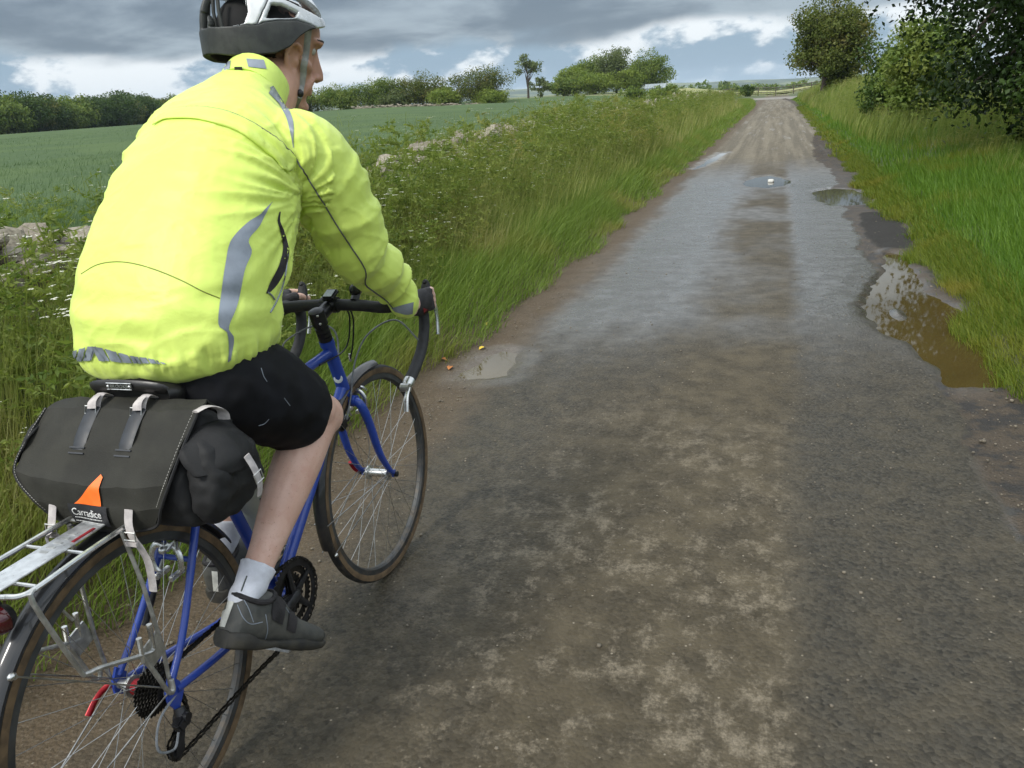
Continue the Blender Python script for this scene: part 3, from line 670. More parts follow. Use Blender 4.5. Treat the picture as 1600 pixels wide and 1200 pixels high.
def tree(name, loc, h, rad, mat, label, cat='tree', group=None, n=5000, lsize=.12, trunk=.16, lumps=26, crown_z=None, low=-.6, seed=0, bare=.25, lean=0.0, core=.35, off=(0, 0), extra=()):
    r = np.random.default_rng(seed+17); root = bpy.data.objects.new(name, None); COL.objects.link(root); root.location = loc
    cz = crown_z if crown_z is not None else h-rad[2]
    V, F, T, C = crown_leaves((off[0], off[1], cz), rad, n, lsize, r, lumps, low, core=core)
    for (ec, er_, en, el2) in extra:
        v2, f2, t2, c2 = crown_leaves(ec, er_, en, lsize, r, el2, -1, core=.1); F = np.concatenate([F, f2+len(V)]); V = np.concatenate([V, v2]); T = np.concatenate([T, t2]); C = C+c2
    mb = MB(); top = Vector((lean*h*.5+off[0], off[1], cz+rad[2]*.35))
    path = catmull([Vector((0, 0, -.25)), Vector((lean*.3+r.normal(0, .05), r.normal(0, .05), h*.2)), top*.6+Vector((r.normal(0, .1), r.normal(0, .1), 0)), top], 4)
    mb.tube(path, list(np.linspace(trunk, trunk*.25, len(path))), 9)
    for i, (p, rr) in enumerate(C):
        if i % 2: continue
        p = Vector(p); a = path[min(len(path)-1, max(2, int(len(path)*r.uniform(.25, .8))))]
        mid = a.lerp(p, .5)+Vector(r.normal(0, .08*h*.2, 3)); mb.tube(catmull([a, mid, p], 3), [trunk*.35, trunk*.10], 5, caps=False)
    mb.build('trunk', m_bark, root); mk('crown', V, F, mat, root, smooth=False, tint=T)
    tag(root, label, cat, group); return root
def dup(root, loc, rz, s, label=None):
    r = root.copy(); COL.objects.link(r); r.location = loc; r.rotation_euler = (0, 0, rz); r.scale = s
    if label: r['label'] = label
    for c in root.children:
        q = c.copy(); COL.objects.link(q); q.parent = r
    return r
Z = lambda a, b: float(gz(a, b))
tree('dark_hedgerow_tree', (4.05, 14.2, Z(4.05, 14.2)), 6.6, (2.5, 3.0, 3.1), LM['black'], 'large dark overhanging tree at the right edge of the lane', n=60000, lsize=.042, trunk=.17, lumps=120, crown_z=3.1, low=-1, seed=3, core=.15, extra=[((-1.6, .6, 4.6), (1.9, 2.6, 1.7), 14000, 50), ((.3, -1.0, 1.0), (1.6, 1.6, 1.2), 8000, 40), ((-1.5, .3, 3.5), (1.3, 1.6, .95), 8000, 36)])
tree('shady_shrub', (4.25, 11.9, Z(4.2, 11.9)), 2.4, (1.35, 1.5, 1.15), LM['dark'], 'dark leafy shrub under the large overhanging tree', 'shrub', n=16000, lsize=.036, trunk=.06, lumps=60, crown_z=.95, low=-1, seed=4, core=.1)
tree('elder_bush', (3.05, 21.5, Z(3.0, 21.5)), 2.7, (.95, 1.4, 1.3), LM['mid'], 'pale green leafy bush between the dark tree and the lane tree', 'bush', n=15000, lsize=.042, trunk=.07, lumps=60, crown_z=1.2, low=-1, seed=5, core=.1)
tree('elder_bush', (3.0, 26.5, Z(3.0, 26.5)), 2.9, (.8, 1.6, 1.3), LM['dark'], 'low dark bush behind the pale green bush on the right', 'bush', n=9000, lsize=.05, trunk=.07, lumps=40, crown_z=1.0, low=-1, seed=6, core=.1)
tree('hawthorn_tree', (2.75, 60, Z(2.75, 60)), 6.0, (2.85, 2.6, 2.6), LM['haw'], 'round hawthorn tree leaning over the right verge where the lane bends', n=26000, lsize=.085, trunk=.30, lumps=110, crown_z=3.5, low=-.95, seed=7, off=(.35, 0), core=.2)
tree('hawthorn_shrub', (3.6, 59, Z(3.6, 59)), 2.6, (1.5, 1.6, 1.4), LM['haw'], 'ivy-like shrub growth around the foot of the hawthorn tree', 'shrub', n=7000, lsize=.085, trunk=.1, lumps=40, crown_z=1.2, low=-1, seed=8, core=.1)
for i, (px, py, hh, rx, mt) in enumerate([(-65.5, 121.5, 4.0, 4.0, 'mid'), (-59.0, 122, 4.7, 4.3, 'mid'), (-52.0, 122.5, 5.1, 4.4, 'haw'), (-43.0, 122.5, 5.9, 4.9, 'haw'), (-56, 121.2, 2.6, 2.4, 'grey'), (-47.6, 121.2, 2.9, 2.4, 'lime'), (-40.6, 121.2, 2.7, 2.2, 'lime'), (-72, 122, 3.6, 3.4, 'haw')]):
    lab = ['wide green hedge bush nearest the cyclist\'s face', 'green hedge bush second from the cyclist\'s face', 'dark olive hedge bush left of the biggest one', 'biggest round-topped olive hedge bush behind the far wall', 'small grey-green bush between the hedge bushes', 'light green low bush left of the biggest hedge bush', 'light green low bush at the foot of the biggest hedge bush', 'olive hedge bush behind the cyclist\'s head'][i]
    tree('hedge_bush', (px, py, Z(px, py)), hh, (rx*1.22, 2.6, hh*.52), LM[mt], lab, 'bush', 'bushes of the far hedge', n=12000, lsize=.11, trunk=.14, lumps=95, crown_z=hh*.48, low=-1, seed=30+i, core=.1)
tree('scraggy_tree', (-48.2, 168, Z(-48, 168)), 8.2, (3.0, 2.4, 2.6), LM['grey'], 'lone scraggy open-crowned tree on the skyline', n=1500, lsize=.20, trunk=.26, lumps=20, crown_z=5.6, seed=51)
tree('scraggy_bush', (-45.4, 167, Z(-45, 167)), 4.2, (2.2, 2.0, 1.9), LM['grey'], 'pale bush at the foot of the lone skyline tree', 'bush', n=1300, lsize=.2, trunk=.12, lumps=22, crown_z=2, low=-1, seed=52)
cl_ = [(-39.5, 172, 5.8, 3.2, 'lime', 'pale small tree at the left end of the tree clump'), (-36, 174, 7.4, 3.9, 'mid', 'green tree in the left half of the tree clump'), (-31.0, 172, 8.4, 3.7, 'grey', 'tallest grey-green tree in the middle of the clump'), (-24.2, 171, 7.4, 3.9, 'mid', 'big round green tree at the right end of the clump'), (-34.5, 168, 3.9, 5.0, 'lime', 'broad low light green thicket in front of the clump'), (-27.5, 169.5, 4.4, 2.8, 'lime', 'bright green low tree between the two tall clump trees'), (-40.8, 168, 3.4, 2.8, 'mid', 'low bush at the far left of the tree clump')]
for i, (px, py, hh, rx, mt, lab) in enumerate(cl_):
    tree('field_tree', (px, py, Z(px, py)), hh, (rx*1.22, 3.4, hh*.50), LM[mt], lab, 'tree', 'clump of trees on the skyline', n=12000, lsize=.15, trunk=.25, lumps=90, crown_z=hh*.54, low=-1, seed=60+i, core=.12)
tree('round_bush', (-14.2, 112, Z(-14, 112)), 2.5, (2.4, 1.8, 1.25), LM['mid'], 'round green bush at the end of the left verge', 'bush', n=2600, lsize=.15, trunk=.12, lumps=34, crown_z=1.25, low=-1, seed=70, core=.1)
tree('round_bush', (-18.5, 116, Z(-18, 116)), 2.7, (2.0, 1.6, 1.3), LM['mid'], 'green bush just right of the little glasshouse', 'bush', n=1800, lsize=.15, trunk=.12, lumps=26, crown_z=1.2, low=-1, seed=72, core=.1)
# the wood along the left side of the field
kinds = [('dark', 8.6, 5.0), ('mid', 8.2, 4.6), ('dark', 9.0, 4.4), ('haw', 8.0, 5.0)]
proto = []
for i, (mt, hh, rx) in enumerate(kinds):
    proto.append(tree('woodland_tree', (0, 0, 0), hh, (rx, rx, hh*.50), LM[mt], ['dark green tree of the long wood beyond the field', 'mid green tree of the long wood beyond the field', 'tallest dark tree shape of the long wood beyond the field', 'olive green tree of the long wood beyond the field'][i], 'tree', 'trees of the long wood', n=6500, lsize=.22, trunk=.25, lumps=80, crown_z=hh*.50, low=-1, seed=80+i, core=.25))
rng = np.random.default_rng(77); A = Vector((-128, 96)); B = Vector((-176, 262)); used = 0
for row in range(2):
    for i in range(36):
        p = A.lerp(B, i/35); px, py = p.x-row*7+rng.normal(0, .8), p.y+row*3+rng.normal(0, 1.2)
        g = Z(px, py); s = rng.uniform(.84, 1.0); rz = rng.uniform(0, 6.28); q = rng.integers(0, 4)
        if used < 4: o = proto[used]; o.location = (px, py, g); o.rotation_euler = (0, 0, rz); used += 1
        else: dup(proto[q], (px, py, g), rz, (s*1.05, s*1.05, s))
# =================================================================== FAR THINGS
m_hill, k = new_mat('wooded_hill_and_fields')
pos = k.n('ShaderNodeNewGeometry').outputs['Position']
a = k.noise(k.scalev(pos, (.006, .006, .03)), 1, 4, .6); b = k.noise(pos, .05, 4, .6)
c = k.mix(k.ss(a, .47, .56), k.mix(b, (.018, .034, .012), (.045, .070, .022)), (.14, .16, .06))
out(k, k.n('ShaderNodeBsdfPrincipled', {'Base Color': c, 'Roughness': .9}))
def hill(d, base, hf, a0, a1, n=90):
    V = []; R = []
    for i in range(n):
        a = math.radians(a0+(a1-a0)*i/(n-1)); h = hf(math.degrees(a))
        for (dd, zz) in ((d*.80, base), (d*.9, base+(h-base)*.55), (d, h), (d*1.15, base)):
            V.append((math.sin(a)*dd, math.cos(a)*dd, zz))
    ii = np.arange(n*4).reshape(n, 4); F = np.stack([ii[:-1, :-1], ii[1:, :-1], ii[1:, 1:], ii[:-1, 1:]], -1).reshape(-1, 4)
    return tag(mk('hills', V, F, m_hill), kind='structure')
hill(3200, -10, lambda a: 22+20*smooth01(-a, -2, 16)+4*nz(a, 0, .35, 2)+1.5*nz(a, 0, 1.7, 5), -105, 105, 160)
hill(1500, -12, lambda a: 3+3.0*nz(a, 0, .5, 7)+1.5*nz(a, 0, 2.5, 3), -105, 105, 160)
# belt of far trees on the plain
V = []; F = []; T = []; rngh = np.random.default_rng(12)
parts = []
for i in range(150):
    a = math.radians(rngh.uniform(-9, 14)); dd = rngh.uniform(430, 800); h = rngh.uniform(2.5, 5.5)
    g = Z(math.sin(a)*dd, math.cos(a)*dd); v, f, t, _ = crown_leaves((math.sin(a)*dd, math.cos(a)*dd, g+h*.5), (h*.9, h*.9, h*.6), 90, .8, rngh, 8, -1)
    parts.append((v, f, t))
V, F, T = join(parts); tag(mk('far_tree_belt', V, F, LM['mid'], tint=T, smooth=False), kind='stuff')
# pale cornfield strip beyond the crossing lane
m_corn = pm('yellow_green_meadow', (.17, .19, .05), .9, var=.2, scale=.05, col2=(.30, .29, .12))
V = []
for i in range(31):
    xx = -25+i*3; V += [(xx, 158, Z(xx, 158)+.12), (xx, 255, Z(xx, 255)+.25)]
ii = np.arange(62).reshape(31, 2); tag(mk('meadow', V, np.stack([ii[:-1, 0], ii[1:, 0], ii[1:, 1], ii[:-1, 1]], -1), m_corn), kind='structure')
# post-and-rail fence beyond the lane
m_wood = pm('weathered_fence_wood', (.10, .085, .065), .85, var=.25, scale=8, bump=.4)
fr = bpy.data.objects.new('rail_fence', None); COL.objects.link(fr); A = Vector((-8, 134)); B = Vector((12, 137)); fr.location = (*((A+B)/2), 0); ORG[fr.name] = tuple(fr.location)
tag(fr, 'dark post and rail fence beyond the end of the lane', 'fence')
for i in range(9):
    p = A.lerp(B, i/8); MB().box((p.x, p.y, Z(p.x, p.y)+.55), (.14, .14, 1.3), bev=.01).build('post', m_wood, fr, smooth=False)
for i in range(8):
    p = A.lerp(B, i/8); q = A.lerp(B, (i+1)/8)
    for zz in (.45, .8, 1.12): MB().tube([(p.x, p.y-.09, Z(p.x, p.y)+zz), (q.x, q.y-.09, Z(q.x, q.y)+zz)], .055, 4).build('rail', m_wood, fr, smooth=False)
P = weed_pts(130, -9, 9, 126, 133); weed_mass('lane_end_weeds', P, rng.uniform(.5, 1.1, len(P)), rng)
tree('corner_bush', (-4.6, 131, Z(-4, 131)), 1.9, (1.5, 1.2, 1.0), LM['dark'], 'small dark bush at the left end of the rail fence', 'bush', n=1200, lsize=.14, trunk=.08, lumps=18, crown_z=.9, low=-1, seed=91)
tree('hedge_tree', (10.5, 190, Z(10, 190)), 4.0, (1.8, 1.8, 1.7), LM['dark'], 'single dark far tree just left of the hawthorn trunk', n=1200, lsize=.25, trunk=.15, lumps=20, crown_z=2.2, low=-1, seed=92)
# little glasshouse roof showing over the far wall
gh = bpy.data.objects.new('glasshouse', None); COL.objects.link(gh); gx0, gy0 = -21.6, 160.; gz0 = Z(gx0, gy0); gh.location = (gx0, gy0, gz0); ORG[gh.name] = tuple(gh.location)
tag(gh, 'small pale grey glasshouse with ridged roof at the foot of the clump', 'greenhouse')
m_gl = pm('pale_glasshouse_panes', (.22, .26, .27), .3, var=.1, scale=2); m_fr = pm('glasshouse_frame', (.28, .30, .29), .5)
MB().box((gx0, gy0, gz0+.55), (3.6, 3, 1.1)).build('wall', m_gl, gh, smooth=False)
mb = MB(); mb.prism([(gx0-1.9, gy0-1.6, gz0+1.1), (gx0-1.9, gy0+1.6, gz0+1.1), (gx0-1.9, gy0, gz0+1.85)], (3.8, 0, 0)); mb.build('roof', m_gl, gh, smooth=False)
for i in range(8):
    xx = gx0-1.9+i*.54; MB().tube([(xx, gy0-1.64, gz0+1.12), (xx, gy0, gz0+1.89)], .04, 4).build('glazing_bar', m_fr, gh, smooth=False)

# fallen leaves at the foot of the left verge
m_fl = [pm('yellow_fallen_leaf', (.55, .38, .03), .6, var=.15, scale=60), pm('orange_brown_fallen_leaf', (.36, .13, .03), .6, var=.2, scale=60)]
for i, (px, py, mt, lab) in enumerate([(-1.83, 5.07, 0, 'small yellow leaf farthest up the left verge edge'), (-1.66, 4.52, 0, 'yellow leaf lying beside the small left puddle'), (-1.82, 4.27, 1, 'curled orange-brown leaf nearest the front wheel'), (-1.72, 4.13, 1, 'orange-brown leaf out on the mud below the small puddle')]):
    r_ = random.Random(i); a = r_.uniform(0, 6.28); V = []
    for t, wd in ((0, .001), (.3, .42), (.6, .36), (1, .02)):
        for q in (-1, 0, 1): V.append(((t-.5)*.055, q*wd*.042, .012+.010*abs(q)*wd+.012*math.sin(t*3)))
    V = [(px+v[0]*math.cos(a)-v[1]*math.sin(a), py+v[0]*math.sin(a)+v[1]*math.cos(a), v[2]) for v in V]
    tag(mk('fallen_leaf', V, [(j*3+q, j*3+q+1, j*3+q+4, j*3+q+3) for j in range(3) for q in range(2)], m_fl[mt]), lab, 'leaf', 'fallen leaves by the left verge')
# =================================================================== BICYCLE   (local axes: x right, y forward, z up; origin at rear contact)
PSI, LEAN = -.0224416, -.0314008
bF = Vector((-math.sin(PSI), math.cos(PSI), 0)); bU = Vector((0, 0, 1))*math.cos(LEAN)+Vector((math.cos(PSI), math.sin(PSI), 0))*math.sin(LEAN); bS = bF.cross(bU)
BM = Matrix(((bS.x, bF.x, bU.x, -1.15824), (bS.y, bF.y, bU.y, 1.06663), (bS.z, bF.z, bU.z, .016), (0, 0, 0, 1)))
BMI = BM.inverted()
def rider_thing(o, org):
    """put a top-level object on the bicycle's axes with its own base point"""
    o.matrix_world = BM @ Matrix.Translation(Vector(org)); ORG[o.name] = tuple(org); return o
def bt(name, org, label, cat, group=None):
    o = bpy.data.objects.new(name, None); COL.objects.link(o); rider_thing(o, org); return tag(o, label, cat, group)
def Lp(f, s, u): return Vector((s, f, u))
m_blue = pm('blue_frame_enamel', (.004, .034, .26), .28, 0, var=.06, scale=5, coat=.6, rvar=.05, col2=(.006, .045, .32), dirt=.22)
m_chrome = pm('silver_alloy', (.62, .62, .60), .28, .95, var=.08, scale=40)
m_dull = pm('dull_alloy', (.48, .48, .46), .42, .9, var=.12, scale=60, bump=.1)
m_blk = pm('black_anodised', (.018, .018, .020), .38, .3, var=.2, scale=40)
m_rub = pm('black_rubber', (.014, .014, .014), .75, var=.2, scale=80, bump=.3, bscale=300, dirt=.5)
m_tape = pm('black_bar_tape', (.020, .020, .021), .68, var=.2, scale=60, bump=.4, bscale=260)
m_tan = pm('tan_tyre_sidewall', (.105, .068, .034), .8, var=.2, scale=30, bump=.2)
m_rim = pm('grey_rim', (.060, .062, .062), .45, .5, var=.15, scale=20, dirt=.5)
m_mgd = pm('glossy_black_mudguard', (.010, .010, .011), .26, var=.2, scale=12, coat=.6, dirt=.18)
m_red = pm('red_anodised', (.26, .006, .012), .35, .4)
m_lens = pm('dark_red_lens', (.045, .001, .003), .12, coat=.8)
m_chain = pm('oily_chain', (.035, .032, .028), .5, .8, var=.3, scale=200)
m_steel = pm('spoke_steel', (.40, .40, .39), .38, 1.0)
m_cable = pm('grey_cable_outer', (.17, .18, .19), .5)
m_leath = pm('black_saddle_leather', (.012, .011, .011), .4, var=.2, scale=20, bump=.15)

bike = bt('bicycle', (0, 0, 0), 'blue touring bicycle with drop handlebars, mudguards and silver rear rack', 'bicycle')
RH = Lp(0, 0, .34); FH = Lp(1.03, 0, .34); BB = Lp(.45, 0, .272); ST = Lp(.292, 0, .765)
HT = Lp(.860, 0, .812); HB = Lp(.908, 0, .655)
mb = MB()
mb.tube([BB, ST+Lp(-.005, 0, .02)], .0146, 16); mb.tube([ST+Lp(0, 0, -.02), HT+Lp(.006, 0, -.025)], .0138, 16); mb.tube([BB, HB+Lp(-.004, 0, .02)], .0160, 16)
mb.tube([HT+Lp(-.001, 0, .004), HB], .0185, 18); mb.lathe(HB, HT-HB, [(-.012, .020), (.004, .0205), (.004, .0185)], 16); mb.lathe(HT, HT-HB, [(-.004, .0185), (-.004, .021), (.012, .021)], 16)
mb.cyl(BB+Vector((-.035, 0, 0)), BB+Vector((.035, 0, 0)), .0205, 18)
for s in (-1, 1):
    mb.tube(catmull([ST+Vector((s*.020, 0, -.012)), Lp(.20, s*.036, .615), Lp(.08, s*.058, .44), Lp(.006, s*.066, .357)], 5), [.0085]*8+[.0075]*8, 12)
    mb.tube(catmull([BB+Vector((s*.024, -.02, 0)), Lp(.30, s*.040, .292), Lp(.14, s*.058, .316), Lp(.014, s*.066, .337)], 5), [.0115]*6+[.0085]*10, 12)
    mb.prism([Lp(.030, s*.064, .325), Lp(.024, s*.064, .352), Lp(.004, s*.064, .378), Lp(-.014, s*.064, .350), Lp(-.014, s*.064, .326), Lp(.004, s*.064, .312 if s < 0 else .290)], (s*.006, 0, 0))
mb.cyl(Lp(.155, -.045, .55), Lp(.155, .045, .55), .006, 8); mb.cyl(Lp(.37, -.03, .285), Lp(.37, .03, .285), .006, 8)
mb.build('frame', m_blue, bike)
MB().lathe(HB+(HT-HB)*.30, (Vector((.35, -1, .1))), [(.0176, .0), (.0195, .012), (.0192, .013), (.0170, .013)], 14).build('head_badge', pm('white_and_blue_badge', (.5, .55, .6), .4), bike)
# fork
mb = MB()
for s in (-1, 1):
    mb.tube(catmull([HB+Vector((s*.012, .006, -.030)), HB+Vector((s*.042, .004, -.040)), Lp(.935, s*.050, .545), Lp(.962, s*.052, .445), Lp(1.000, s*.053, .375), Lp(1.028, s*.053, .343)], 6), [.013]*3+[.0135, .0125, .012, .011, .010, .009, .008, .0075], 12)
    mb.prism([Lp(1.018, s*.050, .355), Lp(1.040, s*.050, .350), Lp(1.038, s*.050, .330), Lp(1.022, s*.050, .332)], (s*.006, 0, 0))
mb.tube([HB+Vector((-.034, .004, -.030)), HB+Vector((.034, .004, -.030))], .017, 12); mb.build('fork', m_blue, bike)

# wheels
def arc_pts(c, r, a0, a1, n): return [Vector((c.x, c.y+r*math.cos(math.radians(a0+(a1-a0)*i/(n-1))), c.z+r*math.sin(math.radians(a0+(a1-a0)*i/(n-1))))) for i in range(n)]
def ring_lathe(c, prof, n=96): return MB().lathe(c, (1, 0, 0), prof, n, True)
def wheel(c, half_old, name, fl, col_hub, spk_rot):
    ty = ring_lathe(c, [(-.0125, .318), (-.0145, .326), (-.0135, .3335), (-.009, .3385), (0, .3405), (.009, .3385), (.0135, .3335), (.0145, .326), (.0125, .318), (0, .316)]).build('tyre', m_rub, None)
    o = ty; 
    wl = bpy.data.objects.new(name, None); COL.objects.link(wl); wl.parent = bike; ORG[wl.name] = ORG[bike.name]
    o.parent = wl
    for s in (-1, 1): ring_lathe(c, [(s*.0135, .3155), (s*.0155, .324), (s*.0150, .3325), (s*.0130, .3325), (s*.0120, .3155)]).build('sidewall', m_tan, wl)
    ring_lathe(c, [(-.0115, .3185), (-.0115, .300), (-.006, .295), (.006, .295), (.0115, .300), (.0115, .3185), (.009, .315), (-.009, .315)]).build('rim', m_rim, wl)
    mbh = MB().lathe(c, (1, 0, 0), [(-half_old, .004), (-half_old, .009), (-fl-.006, .011), (-fl-.003, .022), (-fl+.003, .022), (-fl+.006, .013), (fl-.006, .013), (fl-.003, .022), (fl+.003, .022), (fl+.006, .011), (half_old, .009), (half_old, .004)], 20)
    mbh.build('hub', col_hub, wl)
    for i in range(32):
        side = 1 if i % 2 else -1; a = 2*math.pi*i/32+spk_rot; lead = 1 if (i//2) % 2 else -1
        ah = a+lead*math.radians(62)
        p = c+Vector((side*fl, .020*math.cos(ah), .020*math.sin(ah))); q = c+Vector((side*.002, .297*math.cos(a), .297*math.sin(a)))
        MB().tube([p, q], .00085, 4).build('spoke', m_steel, wl)
    v = c+Vector((0, .293*math.cos(2.0), .293*math.sin(2.0)))
    MB().tube([v, v+(c-v).normalized()*.035], .003, 6).build('valve', m_dull, wl)
    return wl
wf = wheel(FH, .050, 'front_wheel', .034, m_chrome, .05); wr = wheel(RH, .064, 'rear_wheel', .030, m_dull, .11)
MB().lathe(RH, (1, 0, 0), [(-.022, .0145), (-.022, .0165), (.006, .0165), (.006, .0145)], 18).build('hub_label', m_red, wr)
for q in (-1, 1): MB().lathe(FH, (1, 0, 0), [(q*.057, .004), (q*.057, .009), (q*.066, .009), (q*.068, .004)], 12).build('axle_nut', m_blk, wf)
# quick releases
MB().tube(catmull([RH+Vector((-.072, 0, 0)), RH+Vector((-.088, -.012, -.004)), RH+Vector((-.094, -.035, -.014)), RH+Vector((-.096, -.062, -.036))], 4), [.008, .007, .006, .007], 8, flat=.6).build('quick_release', m_red, bike)
MB().tube(catmull([FH+Vector((-.060, 0, 0)), FH+Vector((-.075, -.012, .012)), FH+Vector((-.078, -.03, .045))], 4), [.006, .006, .007], 8).build('quick_release', m_red, bike)
# mudguards
def mudguard(c, r, a0, a1, w):
    R = []
    for p, a in [(arc_pts(c, r, a0, a1, 46)[i], math.radians(a0+(a1-a0)*i/45)) for i in range(46)]:
        ra = Vector((0, math.cos(a), math.sin(a))); ring = []
        for j in range(9):
            t = -1+2*j/8; ring.append(p+Vector((w*t, 0, 0))-ra*(.014*t*t))
        for j in range(8, -1, -1):
            t = -1+2*j/8; ring.append(p+Vector((w*t*.94, 0, 0))-ra*(.014*t*t+.0022))
        R.append(ring)
    return MB().rings(R)
mudguard(FH, .358, 80, 193, .020).build('mudguard', m_mgd, bike); mg2 = mudguard(RH, .360, 28, 205, .022).build('mudguard', m_mgd, bike)
mb = MB()
for s in (-1, 1):
    for aa in (196, 180):
        e = FH+Vector((s*.021, .348*math.cos(math.radians(aa)), .348*math.sin(math.radians(aa)))); mb.tube([FH+Vector((s*.056, -.006, .016)), e], .0018, 5)
    for aa in (138, 196):
        e = RH+Vector((s*.024, .350*math.cos(math.radians(aa)), .350*math.sin(math.radians(aa)))); mb.tube([RH+Vector((s*.072, 0, .012)), e], .0018, 5)
        mb.tube([e-Vector((0, 0, 0)), e+Vector((s*.012, 0, 0))], .0045, 6)
tag(mb.build('mudguard_stay', m_steel, bike), kind='stuff')
for aa in (138, 196):
    e = RH+Vector((.030, .352*math.cos(math.radians(aa)), .352*math.sin(math.radians(aa)))); MB().ball(e, (.007, .009, .007), 8, 6).build('stay_bolt', m_chrome, bike)
MB().ball(FH+Vector((.026, .35*math.cos(math.radians(196)), .35*math.sin(math.radians(196)))), (.005, .008, .006), 8, 6).build('stay_bolt', m_chrome, bike)
# drivetrain
for ang, s in ((184, 1), (4, -1)):
    a = math.radians(ang); e = BB+Vector((s*.075, .170*math.cos(a), .170*math.sin(a))); b0 = BB+Vector((s*.056, 0, 0))
    MB().tube([b0-(e-b0)*.08, b0, b0.lerp(e, .5), e, e+(e-b0)*.06], [.012, .016, .0115, .0105, .008], 10, flat=.62, up=(1, 0, 0)).build('crank_arm', m_blk, bike)
PED = {}
for ang, s in ((184, 1), (4, -1)):
    a = math.radians(ang); e = BB+Vector((s*.082, .170*math.cos(a), .170*math.sin(a))); PED[s] = e+Vector((s*.055, 0, 0))
    mb = MB(); mb.cyl(e, e+Vector((s*.10, 0, 0)), .008, 10); c0 = e+Vector((s*.055, 0, 0)); M = Matrix.Rotation(math.radians(-32 if s > 0 else -14), 3, 'X')
    for q in (-1, 1): mb.box(c0+M @ Vector((0, q*.040, 0)), (.070, .007, .018), M, .002); mb.box(c0+Vector((q*.034, 0, 0)), (.006, .082, .014), M, .002)
    mb.build('pedal', m_dull, bike)
def chainring(x, r, teeth, name, mat):
    n = teeth*4; P = []
    for i in range(n):
        rr = r+(.0035 if i % 4 in (1, 2) else -.0025); a = 2*math.pi*i/n; P.append((rr*math.cos(a), rr*math.sin(a)))
    mb = MB(); ri = r-.018; V = []; F = []
    for xx in (x-.0015, x+.0015):
        for (py, pz) in P: V.append(BB+Vector((xx, py, pz)))
        for i in range(n): V.append(BB+Vector((xx, ri*math.cos(2*math.pi*i/n), ri*math.sin(2*math.pi*i/n))))
    for i in range(n):
        j = (i+1) % n
        F += [(2*n+i, 2*n+j, 3*n+j, 3*n+i), (i, n+i, n+j, j), (i, j, 2*n+j, 2*n+i), (n+i, 3*n+i, 3*n+j, n+j)]
    mb.add(V, F)
    for q in range(5):
        a = 2*math.pi*q/5+.4; mb.tube([BB+Vector((x, 0, 0)), BB+Vector((x, (ri+.004)*math.cos(a), (ri+.004)*math.sin(a)))], [.012, .007], 6, flat=.35, up=(1, 0, 0))
    return mb.build(name, mat, bike, smooth=False)
chainring(.052, .094, 46, 'chainring', m_blk); chainring(.044, .078, 38, 'chainring', m_chain); chainring(.037, .055, 26, 'chainring', m_chain)
mb = MB()
for i, r in enumerate((.026, .030, .034, .038, .042, .046, .050, .054)):
    x0 = .054-i*.0044; n = 22+i*2; prof = []; 
    P = [Vector((x0, (r+(.002 if q % 2 else -.002))*math.cos(2*math.pi*q/(2*n)), .34+(r+(.002 if q % 2 else -.002))*math.sin(2*math.pi*q/(2*n)))) for q in range(2*n)]
    mb.prism(P, (.0018, 0, 0))
mb.cyl(Lp(0, .020, .34), Lp(0, .056, .34), .020, 14); mb.build('cassette', m_chain, wr, smooth=False)
# derailleur, chain
dj = [Lp(.022, .052, .262), Lp(-.008, .052, .205)]
mb = MB(); mb.tube([Lp(.006, .070, .300), Lp(.000, .078, .282), Lp(.012, .074, .262)], [.011, .014, .010], 10); mb.box(Lp(-.004, .080, .278), (.022, .038, .026), Matrix.Rotation(.4, 3, 'X'), .004)
mb.cyl(Lp(.002, .066, .285), Lp(.002, .094, .285), .010, 12); mb.build('rear_derailleur', m_blk, bike)
mb = MB()
for p in dj: mb.lathe(p, (1, 0, 0), [(-.003, .004), (-.003, .021), (.003, .021), (.003, .004)], 16)
for xx in (-.005, .005): mb.prism([dj[0]+Vector((xx, .012, .006)), dj[0]+Vector((xx, -.012, .010)), dj[1]+Vector((xx, -.012, -.008)), dj[1]+Vector((xx, .012, -.008))], (.0015, 0, 0))
mb.build('derailleur_cage', m_blk, bike, smooth=False)
path = catmull([Lp(.0, .046, .378), Lp(.22, .048, .372), BB+Vector((.050, .0, .095)), BB+Vector((.052, .066, .066)), BB+Vector((.052, .095, 0)), BB+Vector((.052, .066, -.066)), BB+Vector((.051, 0, -.095)), Lp(.25, .052, .185), Lp(.02, .052, .183), Lp(-.022, .052, .190), Lp(-.026, .052, .222), Lp(-.004, .052, .240), Lp(.030, .052, .246), Lp(.042, .051, .27), Lp(.036, .048, .33), Lp(.020, .047, .366)], 14)
L_ = [0]
for i in range(1, len(path)): L_.append(L_[-1]+(path[i]-path[i-1]).length)
mb = MB(); nl = int(L_[-1]/.0127)
def at_len(q): 
    i = min(len(path)-2, max(0, int(np.searchsorted(L_, q))-1)); return path[i].lerp(path[i+1], (q-L_[i])/max(1e-6, L_[i+1]-L_[i]))
for i in range(nl):
    a, b_ = at_len(i*.0127), at_len((i+1)*.0127); w_ = .0045 if i % 2 else .0030
    for q in (-1, 1): mb.tube([a+Vector((q*w_, 0, 0)), a.lerp(b_, .5)+Vector((q*w_, 0, 0)), b_+Vector((q*w_, 0, 0))], [.0045, .0032, .0045], 5, flat=.3, up=(1, 0, 0))
tag(mb.build('chain', m_chain, bike, smooth=False), kind='stuff')
